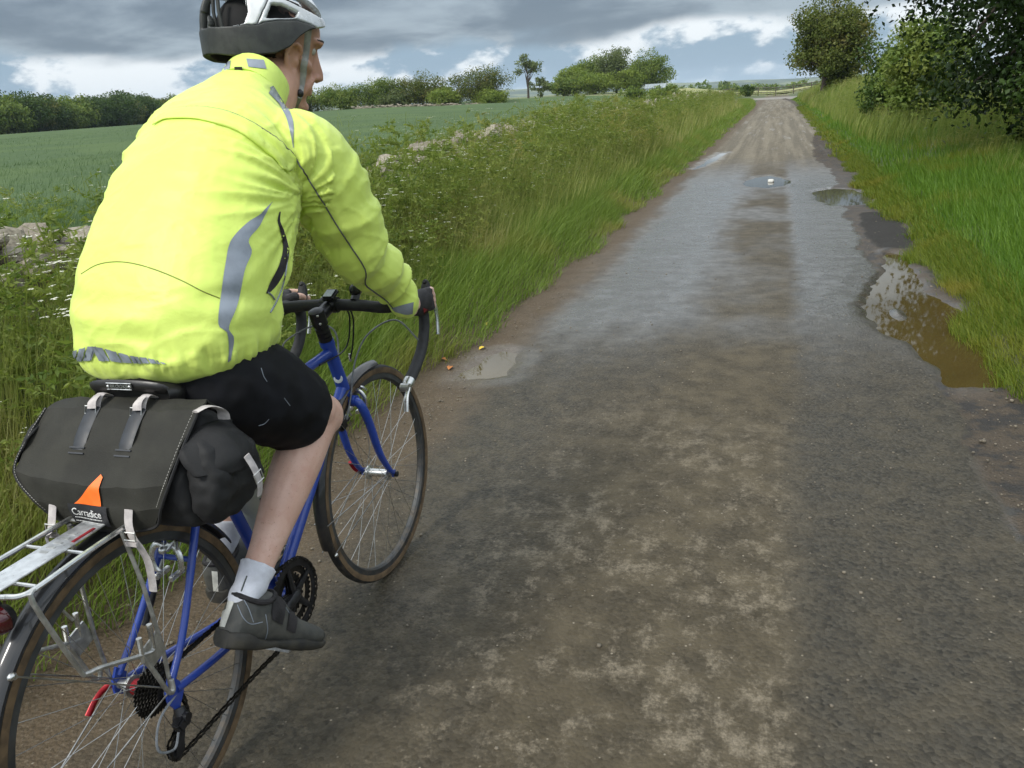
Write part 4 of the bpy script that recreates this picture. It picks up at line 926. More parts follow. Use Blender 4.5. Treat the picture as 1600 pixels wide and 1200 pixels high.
# saddle, post
mb = MB(); mb.cyl(ST, Lp(.248, 0, .905), .0136, 14); mb.lathe(ST, Lp(-.05, 0, .14), [(-.005, .017), (.02, .0175), (.02, .0137)], 14); mb.build('seat_post', m_chrome, bike)
sad = MB(); R = []
for t in np.linspace(0, 1, 22):
    f = .148+.285*t; wv = .082*(1-smooth01(t, .12, .62))+.020; wv = float(wv)*(1.0 if t > .03 else .9); dz = .955-.012*math.sin(math.pi*t)+.006*t
    ring = []
    for j in range(14):
        a = math.pi*(-.12+1.24*j/13); ring.append(Lp(f, wv*math.cos(a), dz-.034+.034*max(-.6, math.sin(a))**1 if math.sin(a) > 0 else dz-.034+.05*math.sin(a)))
    R.append(ring)
sad.rings(R); saddle = sad.build('saddle', m_leath, bike)
mb = MB()
for s in (-1, 1): mb.tube(catmull([Lp(.155, s*.052, .915), Lp(.20, s*.045, .895), Lp(.30, s*.028, .897), Lp(.41, s*.012, .93)], 5), .0035, 6)
mb.build('saddle_rail', m_chrome, saddle)
R = []
for i in range(13):
    a = math.pi*(i/12); R.append(Lp(.146-.016*math.sin(a), -.088*math.cos(a), .930+.014*math.sin(a)))
mb = MB(); mb.tube(R, .011, 8, flat=.45, up=(0, 1, 0)); mb.build('cantle_plate', m_leath, saddle)
mb = MB(); M = Matrix.Rotation(math.radians(8), 3, 'X'); mb.box(Lp(.1245, 0, .9435), (.062, .003, .013), M, .0014); badge = mb.build('name_badge', pm('badge_black', (.02, .02, .02), .4), saddle)
mb = MB(); mb.tube([Lp(.1225, sx*.030, .9435+sz*.0062) for sx, sz in ((-1, -1), (1, -1), (1, 1), (-1, 1))], .0011, 4, closed=True); mb.ball(Lp(.122, -.026, .9435), .0035, 8, 6); mb.ball(Lp(.122, .026, .9435), .0035, 8, 6); mb.build('badge_rim', m_chrome, saddle)
def put_text(txt, size, center, xdir, updir, name, mat, parent, ext=.0005, sx=1.0):
    V, F = text_mesh(txt, size, ext); xd = Vector(xdir).normalized(); ud = Vector(updir).normalized(); nd = xd.cross(ud)
    W = [Vector(center)+xd*v[0]*sx+ud*v[1]+nd*v[2] for v in V]; return mk(name, W, F, mat, parent, smooth=False)
m_wht = pm('white_print', (.62, .62, .60), .6)
put_text('BROOKS', .0095, Lp(.1222, 0, .9435), (1, 0, 0), (0, .12, 1), 'lettering', m_chrome, saddle, sx=1.15)
# stem, bars
ax = (HT-HB).normalized(); top = HT+ax*.105
mb = MB(); mb.cyl(HT+ax*.010, HT+ax*.080, .0170, 16); 
for q in range(3): mb.lathe(HT+ax*(.013+.014*q), ax, [(0, .0165), (.001, .0195), (.012, .0195), (.013, .0165)], 16)
mb.lathe(HT+ax*.06, ax, [(0, .016), (.003, .0215), (.046, .0215), (.050, .014), (.052, .002)], 18)
BC = Lp(.905, 0, .912); mb.tube([top-ax*.022, BC], [.018, .019], 14); mb.cyl(BC-Vector((.024, 0, 0)), BC+Vector((.024, 0, 0)), .0225, 16)
mb.build('stem', m_blk, bike)
for zz in (.070, .095): MB().ball(HT+ax*zz+Vector((.012, -.017, 0)), .0042, 8, 6).build('stem_bolt', m_chrome, bike)
bar = None
BAR = {}
for s in (-1, 1):
    p1 = catmull([BC+Vector((s*.024, 0, 0)), BC+Vector((s*.10, 0, -.003)), BC+Vector((s*.160, .006, -.010)), Lp(.955, s*.192, .896), Lp(1.020, s*.203, .884), Lp(1.058, s*.206, .855), Lp(1.055, s*.207, .810), Lp(1.022, s*.208, .757), Lp(.968, s*.209, .718), Lp(.915, s*.210, .692)], 5)
    BAR[s] = p1
    if bar is None: bar = MB().cyl(BC-Vector((.03, 0, 0)), BC+Vector((.03, 0, 0)), .0155, 14).build('handlebar', m_blk, bike)
    MB().tube(p1, .0160, 14).build('bar_tape', m_tape, bar)
    # hood, lever
    MB().tube(catmull([Lp(1.035, s*.206, .872), Lp(1.068, s*.207, .884), Lp(1.090, s*.208, .905), Lp(1.096, s*.208, .928), Lp(1.088, s*.208, .936)], 4), [.016, .0185, .0185, .016, .013, .009, .005], 12).build('brake_hood', m_rub, bar)
    MB().tube(catmull([Lp(1.100, s*.209, .905), Lp(1.122, s*.214, .870), Lp(1.125, s*.218, .820), Lp(1.110, s*.222, .770)], 5), [.009, .0085, .0075, .008], 10, flat=.6, up=(1, 0, 0)).build('brake_lever', m_chrome, bar)
    e = p1[-1]; MB().lathe(e, Lp(-.9, 0, -.45), [(-.002, .011), (0, .0165), (.012, .0168), (.030, .0125), (.033, .004)], 14).build('bar_end_shifter', m_chrome, bar)
    q = e+Lp(-.030, 0, -.012); MB().cyl(q-Vector((.013, 0, 0)), q+Vector((.013, 0, 0)), .012, 14).build('shifter_boss', m_dull, bar)
    MB().tube(catmull([q+Vector((s*.008, 0, 0)), q+Lp(-.022, s*.010, -.022), q+Lp(-.034, s*.010, -.058)], 4), [.007, .006, .0075, .008], 10, flat=.55, up=(0, 0, 1)).build('shifter_lever', m_chrome, bar)
mb = MB(); M = Matrix.Rotation(math.radians(24), 3, 'X'); mb.box(BC+Lp(-.012, .012, .030), (.036, .044, .014), M, .004); mb.tube([BC+Lp(0, .012, .01), BC+Lp(-.006, .012, .026)], .012, 8); cpu = mb.build('cycle_computer', m_blk, bar)
mb = MB(); mb.box(BC+Lp(-.012, .012, .030)+M @ Vector((0, -.001, .0078)), (.026, .030, .0012), M); mb.build('display', pm('grey_lcd', (.22, .25, .24), .2), cpu)
mb = MB(); mb.cyl(BC+Lp(.010, .078, .038), BC+Lp(.062, .078, .046), .017, 14, .019); mb.tube([BC+Lp(.0, .078, .010), BC+Lp(.02, .078, .03)], .012, 8); mb.ball(BC+Lp(.008, .078, .038), (.016, .010, .016), 10, 8); mb.build('front_lamp', m_blk, bar)
# cables
cb = [([Lp(.965, -.207, .73), Lp(.90, -.17, .80), Lp(.93, -.08, .845), Lp(.955, -.03, .82), Lp(.93, -.02, .73), Lp(.87, -.022, .60)], m_cable, .0026),
      ([Lp(1.022, .202, .775), Lp(1.03, .13, .835), Lp(.985, .06, .805), Lp(.945, .028, .735), Lp(.90, .022, .640), Lp(.865, .020, .585)], m_cable, .0026),
      ([BC+Lp(.012, .05, -.004), BC+Lp(.035, .045, -.05), BC+Lp(.040, .030, -.12), Lp(.955, .006, .735)], m_blk, .0024),
      ([BC+Lp(.012, .035, -.004), BC+Lp(.045, .028, -.05), BC+Lp(.012, .020, -.13), Lp(.78, .016, .775)], m_blk, .0024),
      ([Lp(.02, .066, .330), Lp(-.05, .076, .318), Lp(-.075, .080, .268), Lp(-.040, .082, .240), Lp(-.018, .080, .262)], m_cable, .0026)]
for p, m_, r in cb: MB().tube(catmull(p, 8), r, 6).build('cable', m_, bike)
MB().lathe(Lp(.955, .006, .742), Lp(.0, .0, -1), [(-.012, .003), (-.008, .004), (.010, .004), (.012, .002)], 8).build('cable_end', m_chrome, bike)
# brakes
def caliper(c, fwd, ud, name):
    mb = MB(); fwd = Vector(fwd).normalized(); ud = Vector(ud).normalized(); sd = Vector((1, 0, 0))
    for s in (-1, 1):
        mb.tube(catmull([c+sd*s*-.008+fwd*.012, c+sd*s*.020+ud*.010+fwd*.016, c+sd*s*.037-ud*.012+fwd*.014, c+sd*s*.034-ud*.042+fwd*.006, c+sd*s*.021-ud*.052], 4), [.006, .008, .008, .007, .005], 8, flat=.6, up=fwd)
        mb.box(c+sd*s*.019-ud*.053, (.010, .042, .012), None, .002)
    mb.tube(catmull([c+sd*.010+fwd*.02, c+sd*.032+ud*.022+fwd*.022, c+sd*.042+ud*.006+fwd*.03], 4), .0035, 6); mb.ball(c+fwd*.022, .009, 10, 8)
    mb.build(name, m_chrome, bike)
caliper(HB+Lp(.024, 0, -.020), (0, 1, 0), (0, -.25, 1), 'brake_caliper'); caliper(Lp(.150, 0, .575), (0, -1, .35), (0, .35, 1), 'brake_caliper')
# dynamo-side black lamp bracket low on the fork
mb = MB(); mb.box(Lp(.925, -.040, .545), (.028, .034, .040), Matrix.Rotation(.2, 3, 'X'), .006); mb.cyl(Lp(.935, -.040, .55), Lp(.96, -.040, .55), .012, 10); mb.build('fork_lamp', m_blk, bike)
# bottle cage and pump
mb = MB(); ctr = Lp(.398, 0, .52); axd = (ST-BB).normalized(); fw_ = Vector((0, 1, 0))-axd*axd.y; fw_.normalize()
bc0 = BB+axd*.135+fw_*.060
for s in (-1, 1):
    mb.tube(catmull([BB+axd*.30+fw_*.016, bc0+axd*.145+Vector((s*.036, 0, 0)), bc0+axd*.09+fw_*.02+Vector((s*.040, 0, 0)), bc0+axd*.02+fw_*.036+Vector((s*.026, 0, 0)), bc0-axd*.006+fw_*.02+Vector((s*.01, 0, 0)), BB+axd*.13+fw_*.016], 6), .004, 8)
mb.build('bottle_cage', m_blk, bike)
mb = MB(); a, b_ = Lp(.205, -.066, .555), Lp(.120, -.070, .44); mb.tube([a, a.lerp(b_, .55)], .0085, 10)
pump = mb.build('pump', m_dull, bike); MB().tube([a.lerp(b_, .55), b_+(b_-a)*.25], .0105, 10).build('pump_barrel', m_blk, pump)
# rear rack
rk = bpy.data.objects.new('rear_rack', None); COL.objects.link(rk); rk.parent = bike; ORG[rk.name] = ORG[bike.name]
for s in (-1, 1):
    MB().tube(catmull([Lp(.155, s*.030, .690), Lp(.10, s*.052, .716), Lp(.02, s*.068, .718), Lp(-.10, s*.072, .718), Lp(-.205, s*.076, .716), Lp(-.232, s*.066, .714), Lp(-.240, s*.040, .714)], 5), .0048, 8).build('top_rail', m_chrome, rk)
    MB().tube(catmull([Lp(-.205, s*.074, .714), Lp(-.226, s*.080, .700), Lp(-.188, s*.086, .545), Lp(-.178, s*.088, .527), Lp(-.150, s*.089, .518), Lp(-.05, s*.090, .474), Lp(-.035, s*.092, .474)], 4), .0045, 8).build('rear_leg', m_dull, rk)
    MB().tube([Lp(-.012, s*.062, .712), Lp(-.010, s*.078, .60), Lp(-.008, s*.084, .46), Lp(-.006, s*.076, .345)], .0042, 8).build('front_leg', m_dull, rk)
    mb = MB(); mb.tube(catmull([Lp(-.062, s*.090, .478), Lp(-.045, s*.094, .42), Lp(-.030, s*.094, .372), Lp(-.016, s*.092, .364), Lp(-.012, s*.090, .385)], 4), .0048, 8); mb.box(Lp(-.034, s*.089, .47), (.004, .045, .05), Matrix.Rotation(.3, 3, 'X')); mb.build('pannier_hook', m_dull, rk)
    for pp in (Lp(-.060, s*.090, .515), Lp(-.030, s*.090, .525)): MB().tube([pp, pp-Lp(.004, 0, .05)], [.0055, .004], 8).build('hook_post', m_chrome, rk)
MB().tube(catmull([Lp(-.240, -.045, .714), Lp(-.246, 0, .714), Lp(-.240, .045, .714)], 5), .0048, 8).build('end_rail', m_chrome, rk)
m_plate = pm('brushed_rack_plate', (.62, .63, .63), .32, .85, var=.10, scale=60, bump=.1)
MB().box(Lp(-.085, 0, .7195), (.056, .300, .003), None, .001).build('top_plate', m_plate, rk)
MB().box(Lp(-.055, .020, .7222), (.006, .050, .0012)).build('red_marking', m_red, rk)
for q in range(5): MB().box(Lp(-.075+.012*q*0-.016*q+.02, -.006, .7216), (.018, .006, .0006)).build('stamped_letter', m_dull, rk)
for f in (.0, -.10, -.205): MB().cyl(Lp(f, -.07, .715), Lp(f, .07, .715), .0038, 8).build('cross_bar', m_chrome, rk)
# tail light
lt = MB(); lt.lathe(Lp(-.225, -.002, .660), Lp(-1, 0, 0), [(-.012, .018), (0, .026), (.004, .027)], 18); lt.tube([Lp(-.226, 0, .685), Lp(-.236, 0, .712)], .006, 8)
rl = lt.build('tail_light', m_blk, bike); MB().lathe(Lp(-.229, -.002, .660), Lp(-1, 0, 0), [(0, .0265), (.010, .025), (.020, .018), (.025, .007), (.0255, .0005)], 20).build('lens', m_lens, rl)

# ---- water bottle (stands in the cage)
m_bot = pm('milky_white_bottle', (.52, .55, .50), .35, var=.06, scale=10, trans=.25)
wb = bt('water_bottle', tuple(bc0), 'milky white water bottle in the black cage behind the cyclist\'s calf', 'bottle')
MB().lathe(bc0, axd, [(0, .030), (.004, .0355), (.10, .036), (.112, .032), (.122, .032), (.134, .036), (.160, .036), (.172, .030), (.176, .024)], 24).build('body', m_bot, wb)
MB().lathe(bc0, axd, [(.174, .028), (.176, .031), (.192, .031), (.198, .022), (.202, .009), (.218, .008), (.222, .011), (.228, .011), (.230, .002)], 20).build('cap', m_blk, wb)

# ---- saddlebag
m_duck = pm('dark_waxed_cotton', (.017, .0165, .013), .78, var=.28, scale=9, bump=.5, bscale=420, bdist=.001, spec=.3, col2=(.036, .035, .028))
m_duckb = pm('black_waxed_cotton', (.009, .009, .0095), .70, var=.3, scale=9, bump=.5, bscale=420, bdist=.001, spec=.3, col2=(.022, .022, .022))
m_strap = pm('pale_leather_strap', (.36, .33, .32), .7, var=.15, scale=60, bump=.3, bscale=200, col2=(.52, .48, .46))
m_web = pm('dark_strap_leather', (.014, .017, .022), .5, var=.2, scale=50)
bag = bt('saddlebag', (0, .06, .70), 'dark grey waxed cotton saddlebag with pale straps and an orange tab', 'bag')
def bagring(f_back, f_front, hw, u0, u1, n=8): pass
mb = MB(); R = []
# body: side profile (F,U) swept across with softened ends
prof = [(.125, .915), (.165, .905), (.200, .86), (.205, .78), (.185, .715), (.12, .695), (.060, .700), (.034, .735), (.028, .79), (.048, .835), (.092, .880)]
for t, kx in ((-.178, .72), (-.176, .86), (-.166, .96), (-.12, 1.0), (0, 1.02), (.12, 1.0), (.166, .96), (.176, .86), (.178, .72)):
    cf, cu = .115, .80
    R.append([Lp(cf+(f-cf)*kx, t+.004, cu+(u-cu)*kx) for f, u in catmull([Vector((a, b, 0)) for a, b in prof+prof[:1]], 3)[:-1] for f, u in [(f, u)]] if False else [Lp(cf+(p.x-cf)*kx, t+.004, cu+(p.y-cu)*kx) for p in catmull([Vector((a, b, 0)) for a, b in prof+prof[:1]], 3)[:-1]])
mb.rings(R); V, F = fuse(mb, .007, 5)
N = vnormals(V, F); V = V+N*np.array([[.006*noise.noise(Vector(v*14))+.003*noise.noise(Vector(v*38))] for v in V]); body = mk('body', V, F, m_duckb, bag)
# flap: sheet with thickness from the top edge over the back
def sheet(rows, th, name, mat, parent, nsub=6, wr=.004, seed=0., straight=False):
    """rows: list of polylines (equal length) -> thick, slightly rumpled cloth"""
    A = np.array([[tuple(p) for p in catmull(r, nsub)] for r in rows]); cols = []
    for j in range(A.shape[1]): cols.append([Vector(A[i, j]).lerp(Vector(A[i+1, j]), q/nsub) for i in range(A.shape[0]-1) for q in range(nsub)]+[Vector(A[-1, j])] if straight else catmull([Vector(A[i, j]) for i in range(A.shape[0])], nsub))
    G = np.array([[tuple(p) for p in c] for c in cols]).transpose(1, 0, 2); a, b, _ = G.shape
    for i in range(a):
        for j in range(b): G[i, j] += np.array(noise.noise_vector(Vector(G[i, j]*22+seed)))*wr
    V = G.reshape(-1, 3); ii = np.arange(a*b).reshape(a, b); F = [tuple(q) for q in np.stack([ii[:-1, :-1], ii[:-1, 1:], ii[1:, 1:], ii[1:, :-1]], -1).reshape(-1, 4)]
    o = mk('tmp', V, F); m = o.modifiers.new('s', 'SOLIDIFY'); m.thickness = th; m.offset = 0; me = evaluated(o)
    V = [v.co[:] for v in me.vertices]; F = [tuple(p.vertices) for p in me.polygons]; bpy.data.objects.remove(o)
    return mk(name, V, F, mat, parent)
flap = sheet([[Lp(.19, x*1.0, .895) for x in (-.165, -.06, .06, .165)], [Lp(.145, -.168, .921), Lp(.145, -.06, .926), Lp(.145, .06, .926), Lp(.145, .178, .926)], [Lp(.108, -.180, .912), Lp(.105, -.06, .918), Lp(.105, .06, .918), Lp(.108, .188, .918)],
       [Lp(.058, -.192, .865), Lp(.050, -.06, .866), Lp(.050, .06, .866), Lp(.058, .180, .868)], [Lp(.020, -.200, .815), Lp(.005, -.055, .805), Lp(.005, .065, .805), Lp(.018, .168, .812)],
       [Lp(.006, -.158, .765), Lp(-.004, -.05, .762), Lp(-.004, .06, .762), Lp(.006, .148, .768)], [Lp(.012, -.112, .722), Lp(.002, -.04, .718), Lp(.002, .05, .718), Lp(.012, .118, .726)]], .004, 'flap', m_duck, bag, wr=.0065, straight=True)
mb = MB()
edge_ = catmull([Lp(.108, .189, .921), Lp(.058, .183, .871), Lp(.018, .170, .814), Lp(.006, .149, .768), Lp(.012, .119, .725), Lp(.001, .05, .716), Lp(.001, -.04, .716), Lp(.011, -.113, .721), Lp(.005, -.159, .765), Lp(.018, -.202, .815), Lp(.056, -.194, .867), Lp(.106, -.182, .914)], 6)
tag(mb.tube(edge_, .003, 6).build('piping', m_duckb, bag))
st = MB()
for i in range(0, len(edge_)-1):
    if i < 18 or i > 44:
        for q in range(2):
            a = edge_[i].lerp(edge_[i+1], q*.5); b_ = edge_[i].lerp(edge_[i+1], q*.5+.3); off = Lp(-.004, -.006 if i < 30 else .006, .004); st.tube([a+off, b_+off], .0007, 4)
tag(st.build('stitching', pm('pale_thread', (.28, .27, .24), .8), bag), kind='stuff')
flap.data.set_sharp_from_angle(angle=math.radians(20))
# side pockets
for s in (1, -1):
    mb = MB(); R = []; cs = .18*s+.004
    for t, kx in ((0, .98), (.3, 1.0), (.7, .96), (.92, .80), (1, .55)):
        R.append([Lp(.118+(f-.118)*kx, cs+s*.072*t*(.6+.4*math.sin(math.pi*min(1, max(0, (u-.69)/.2)))), .795+(u-.795)*kx) for f, u in ((.05, .84), (.07, .872), (.12, .885), (.17, .870), (.195, .83), (.198, .76), (.175, .712), (.12, .700), (.065, .708), (.042, .75), (.04, .80))])
    mb.rings(R); V, F = fuse(mb, .006, 5); N = vnormals(V, F); V = V+N*np.array([[.006*noise.noise(Vector(v*17+np.array([3, 1, s])))+.004*noise.noise(Vector(v*45))] for v in V])
    pk = mk('side_pocket', V, F, m_duckb, bag)
    sheet([[Lp(f, s*(.184+.0), .892-.02*abs(f-.12)/.07) for f in (.045, .10, .15, .198)], [Lp(f, s*(.235-.05*abs(f-.118)/.08), .880-.02*abs(f-.118)/.07) for f in (.040, .10, .15, .204)], [Lp(f, s*(.267-.055*abs(f-.118)/.08), .842-.01*abs(f-.118)/.07) for f in (.032, .10, .15, .206)], [Lp(f, s*(.270-.05*abs(f-.118)/.08), .800+.02*abs(f-.118)/.07) for f in (.034, .10, .15, .204)]], .004, 'pocket_flap', m_duckb, pk, wr=.006, seed=s*3.)
    MB().tube(catmull([Lp(.112, s*.272, .835), Lp(.116, s*.281, .806), Lp(.120, s*.283, .775), Lp(.124, s*.274, .748)], 5), .0085, 8, flat=.25, up=(s, 0, 0)).build('pocket_strap', m_strap, pk)
    MB().tube([Lp(.106, s*.284, .797), Lp(.128, s*.284, .800), Lp(.130, s*.286, .782), Lp(.108, s*.286, .779)], .0016, 5, closed=True).build('buckle', m_dull, pk)
MB().tube(catmull([Lp(.10, .188, .922), Lp(.125, .197, .924), Lp(.155, .200, .905), Lp(.16, .198, .885)], 4), .012, 8, flat=.2, up=(0, .3, 1)).build('corner_binding', m_strap, bag)
# saddle straps, dark keepers and lower straps
for s, x0 in ((-1, -.055), (1, .055)):
    MB().tube(catmull([Lp(.150, x0, .928), Lp(.128, x0, .940), Lp(.112, x0, .926), Lp(.108, x0, .905), Lp(.128, x0, .898), Lp(.148, x0, .910)], 5), .0105, 8, closed=False, flat=.22, up=(0, -.4, 1)).build('saddle_strap', m_strap, bag)
    MB().tube(catmull([Lp(.118, x0, .940), Lp(.100, x0+.003, .934), Lp(.094, x0+.004, .922)], 5), .0105, 8, flat=.25, up=(0, -1, .4)).build('strap_end', m_strap, bag)
    MB().tube([Lp(.097, x0-.013, .926), Lp(.097, x0+.013, .926), Lp(.092, x0+.013, .912), Lp(.092, x0-.013, .912)], .0016, 5, closed=True).build('buckle', m_dull, bag)
    MB().tube(catmull([Lp(.104, x0+.002, .922), Lp(.080, x0+.002, .902), Lp(.055, x0+.002, .876), Lp(.042, x0+.002, .858)], 4), .0155, 8, flat=.16, up=(0, -.75, .7)).build('lash_strap', m_web, bag)
    for uu in (.862, .853): MB().box(Lp(.043-(.862-uu)*.7, x0+.002, uu), (.036, .003, .005), Matrix.Rotation(.8, 3, 'X')).build('keeper', m_web, bag)
for s, x0 in ((-1, -.102), (1, .086)):
    long_ = [Lp(-.006, x0, .768), Lp(-.014, x0, .742), Lp(-.016, x0+s*.004, .716), Lp(-.010, x0+s*.010, .690)] if s > 0 else [Lp(.002, x0, .772), Lp(-.008, x0, .745), Lp(-.018, x0, .722), Lp(-.040, x0+.01, .708), Lp(-.060, x0+.035, .716)]
    if s > 0: long_ += [Lp(-.004, x0+.012, .660), Lp(-.006, x0+.013, .625), Lp(-.010, x0+.013, .600)]
    MB().tube(catmull(long_, 5), .0095, 8, flat=.24, up=(0, -1, .1)).build('closing_strap', m_strap, bag)
    MB().tube([Lp(-.018, x0-.013, .727), Lp(-.018, x0+.013, .727), Lp(-.020, x0+.013, .712), Lp(-.020, x0-.013, .712)], .0017, 5, closed=True).build('buckle', m_dull, bag)
    MB().box(Lp(-.019, x0+.001, .704), (.025, .005, .008)).build('keeper', m_strap, bag)
# orange tab and label
bb_bag = BVHTree.FromPolygons([v.co[:] for v in flap.data.vertices], [tuple(p.vertices) for p in flap.data.polygons])
def on_flap(x_, u_, off=.0015):
    org = Vector(ORG[bag.name]); h = bb_bag.ray_cast(Lp(-.3, x_, u_)-org, Vector((0, 1, 0)))
    return (h[0]+org+Lp(-off, 0, 0)) if h[0] is not None else Lp(0, x_, u_)
def flap_patch(name, fn, nx_, ny_, mat, off, th=.0012):
    V = [on_flap(*fn(i/(nx_-1), j/(ny_-1)), off) for j in range(ny_) for i in range(nx_)]; ii = np.arange(nx_*ny_).reshape(ny_, nx_)
    F = [tuple(q) for q in np.stack([ii[:-1, :-1], ii[:-1, 1:], ii[1:, 1:], ii[1:, :-1]], -1).reshape(-1, 4)]
    return mk(name, V, F, mat, bag)
flap_patch('label', lambda a, b: (-.054+.094*a, .7300+.042*b), 12, 8, pm('black_label', (.012, .012, .014), .6), .0055)
flap_patch('orange_tab', lambda a, b: (-.040+.066*(a+(1-a)*(.90*b**.85)), .771+.054*b-.004*a*b), 10, 12, pm('fluorescent_orange_nylon', (.95, .17, .02), .5, var=.05), .0035)
def flap_text(txt, size, cx, cu, sx=1., bold=0):
    V, F = text_mesh(txt, size, .0); return mk('lettering', [on_flap(cx+v[0]*sx, cu+v[1], .0085) for v in V], F, m_wht, bag, smooth=False)
flap_text('Carradice', .0215, -.007, .7570, .85)
for uu, wv in ((.7445, .068), (.7365, .070)):
    V = []; F = []; x_ = -.007-wv/2; r = random.Random(int(uu*1e4))
    while x_ < -.007+wv/2:
        l_ = r.uniform(.0012, .0030); b0 = len(V); V += [on_flap(x_, uu, .0085), on_flap(x_+l_, uu, .0085), on_flap(x_+l_, uu+.0022, .0085), on_flap(x_, uu+.0022, .0085)]; F.append((b0, b0+1, b0+2, b0+3)); x_ += l_+.0012
    tag(mk('small_print', V, F, m_wht, bag, smooth=False), kind='stuff')

bag.matrix_world = BM @ Matrix.Translation((0, .06, .70-.015))
# =================================================================== CYCLIST
m_skin, k = new_mat('skin')
co = k.n('ShaderNodeTexCoord').outputs['Object']
n1_ = k.noise(co, 9, 4, .6); n2_ = k.noise(co, 120, 3, .6); _, _, oz = k.xyz(co)
c = k.mix(k.ss(n1_, .35, .65), (.58, .36, .275), (.67, .445, .355))
c = k.mix(k.ss(n2_, .58, .75, 0, .45), c, (.46, .23, .16)); c = k.mix(k.ss(k.noise(co, 34, 4, .6), .50, .68, 0, .5), c, (.54, .30, .23)); c = k.mix(k.ss(k.noise(co, 260, 2, .6), .66, .72, 0, .5), c, (.20, .11, .07))
tan = k.ss(oz, .40, .52)      # weathered face and neck, paler legs (height above the saddle)
c = k.mix(tan, c, k.mix(k.ss(n1_, .35, .65), (.40, .205, .135), (.50, .275, .19)))
out(k, k.n('ShaderNodeBsdfPrincipled', {'Base Color': c, 'Roughness': .5, 'Subsurface Weight': .12, 'Subsurface Radius': (.012, .005, .003), 'Subsurface Scale': .6, 'Normal': k.bump(n2_, .12, .002)}))
m_hv, k = new_mat('fluorescent_yellow_nylon')
co = k.n('ShaderNodeTexCoord').outputs['Object']
n1_ = k.noise(co, 14, 5, .6, dist=.4); n2_ = k.noise(co, 900, 2, .5); n3_ = k.noise(k.scalev(co, (7, 18, 14)), 1, 2, .5, dist=.6)
c = k.mix(k.noise(co, 4, 3), (.72, .92, .15), (.80, .94, .22))
p = k.n('ShaderNodeBsdfPrincipled', {'Base Color': c, 'Roughness': .48, 'Specular IOR Level': .45, 'Sheen Weight': .15, 'Normal': k.bump(k.m('ADD', k.m('ADD', n3_, k.m('MULTIPLY', n1_, .7)), k.m('MULTIPLY', n2_, .04)), .30, .016)})
tr = k.n('ShaderNodeBsdfTranslucent', {'Color': c}); out(k, k.n('ShaderNodeMixShader', {0: .18, 1: p, 2: tr}))
m_refl = pm('grey_reflective_tape', (.24, .27, .31), .45, .25, var=.06, scale=30)
m_seam = pm('olive_seam', (.16, .19, .02), .7); m_pipe = pm('dark_grey_piping', (.075, .085, .080), .6)
m_short = pm('black_shorts_fabric', (.0055, .0058, .0075), .8, var=.3, scale=14, bump=.25, bscale=500, bdist=.0008, spec=.25)
m_sock = pm('white_ribbed_sock', (.62, .63, .68), .85, var=.06, scale=30, bump=.5, bscale=260, bdist=.001)
m_shoe = pm('grey_shoe_leather', (.042, .044, .041), .6, var=.25, scale=26, bump=.35, bscale=140, col2=(.085, .083, .072))
m_sole = pm('black_shoe_sole', (.016, .016, .015), .7, var=.3, scale=30, bump=.3, col2=(.040, .036, .026))
m_glove = pm('black_mitt', (.018, .016, .017), .75, var=.3, scale=40, bump=.4, bscale=300)
m_glred = pm('red_mitt_panel', (.28, .015, .02), .7, var=.2, scale=40, bump=.3, bscale=300)
m_hair = pm('short_dark_hair', (.030, .020, .014), .7, var=.4, scale=120, bump=.6, bscale=300)

HCEN = Lp(.868, -.010, 1.562); HYAW = math.radians(-40)
HM = Matrix.Rotation(HYAW, 3, 'Z') @ Matrix.Rotation(math.radians(-20), 3, 'X')
def Hd(x, y, z): return HCEN + HM @ Vector((x, y, z))
def sup(n, e):
    o = []
    for j in range(n):
        a = 2*math.pi*j/n; c_, s_ = math.cos(a), math.sin(a); o.append((math.copysign(abs(c_)**e, c_), math.copysign(abs(s_)**e, s_)))
    return o
SE = sup(28, .86)
def limb(mb, pts, rad, n=6, ell=1.0, up=None):
    P = catmull([Vector(p) for p in pts], n); r = [v.x for v in catmull([Vector((q, 0, 0)) for q in rad], n)]
    mb.tube(P, r, 18, flat=ell, up=up); return mb
body = MB()
# head: stacked cross-sections  z, y_front, y_back, half width
hs_ = [(-.128, .070, .030, .018), (-.120, .082, .010, .032), (-.105, .086, -.02, .044), (-.085, .084, -.045, .052), (-.060, .086, -.065, .058), (-.035, .087, -.082, .064), (-.005, .084, -.094, .069), (.020, .083, -.100, .073), (.045, .090, -.103, .075), (.065, .092, -.103, .076), (.085, .088, -.098, .073), (.105, .074, -.085, .062), (.120, .048, -.055, .040), (.126, .02, -.02, .015)]
R = []
for zz, yf, yb, wd in hs_:
    cy_, hy = (yf+yb)/2, (yf-yb)/2; R.append([Hd(wd*a*(1-.16*max(0, b)), cy_+hy*b, zz) for a, b in SE])
body.rings(R)
body.tube([Hd(0, .082, .046), Hd(0, .089, .026), Hd(0, .098, .004), Hd(0, .107, -.014), Hd(0, .111, -.024), Hd(0, .098, -.036)], [.008, .0085, .0100, .0115, .0120, .008], 10)
body.tube([Hd(0, .076, .040), Hd(0, .080, .010), Hd(0, .090, -.018), Hd(0, .088, -.034)], [.010, .013, .0155, .010], 10)
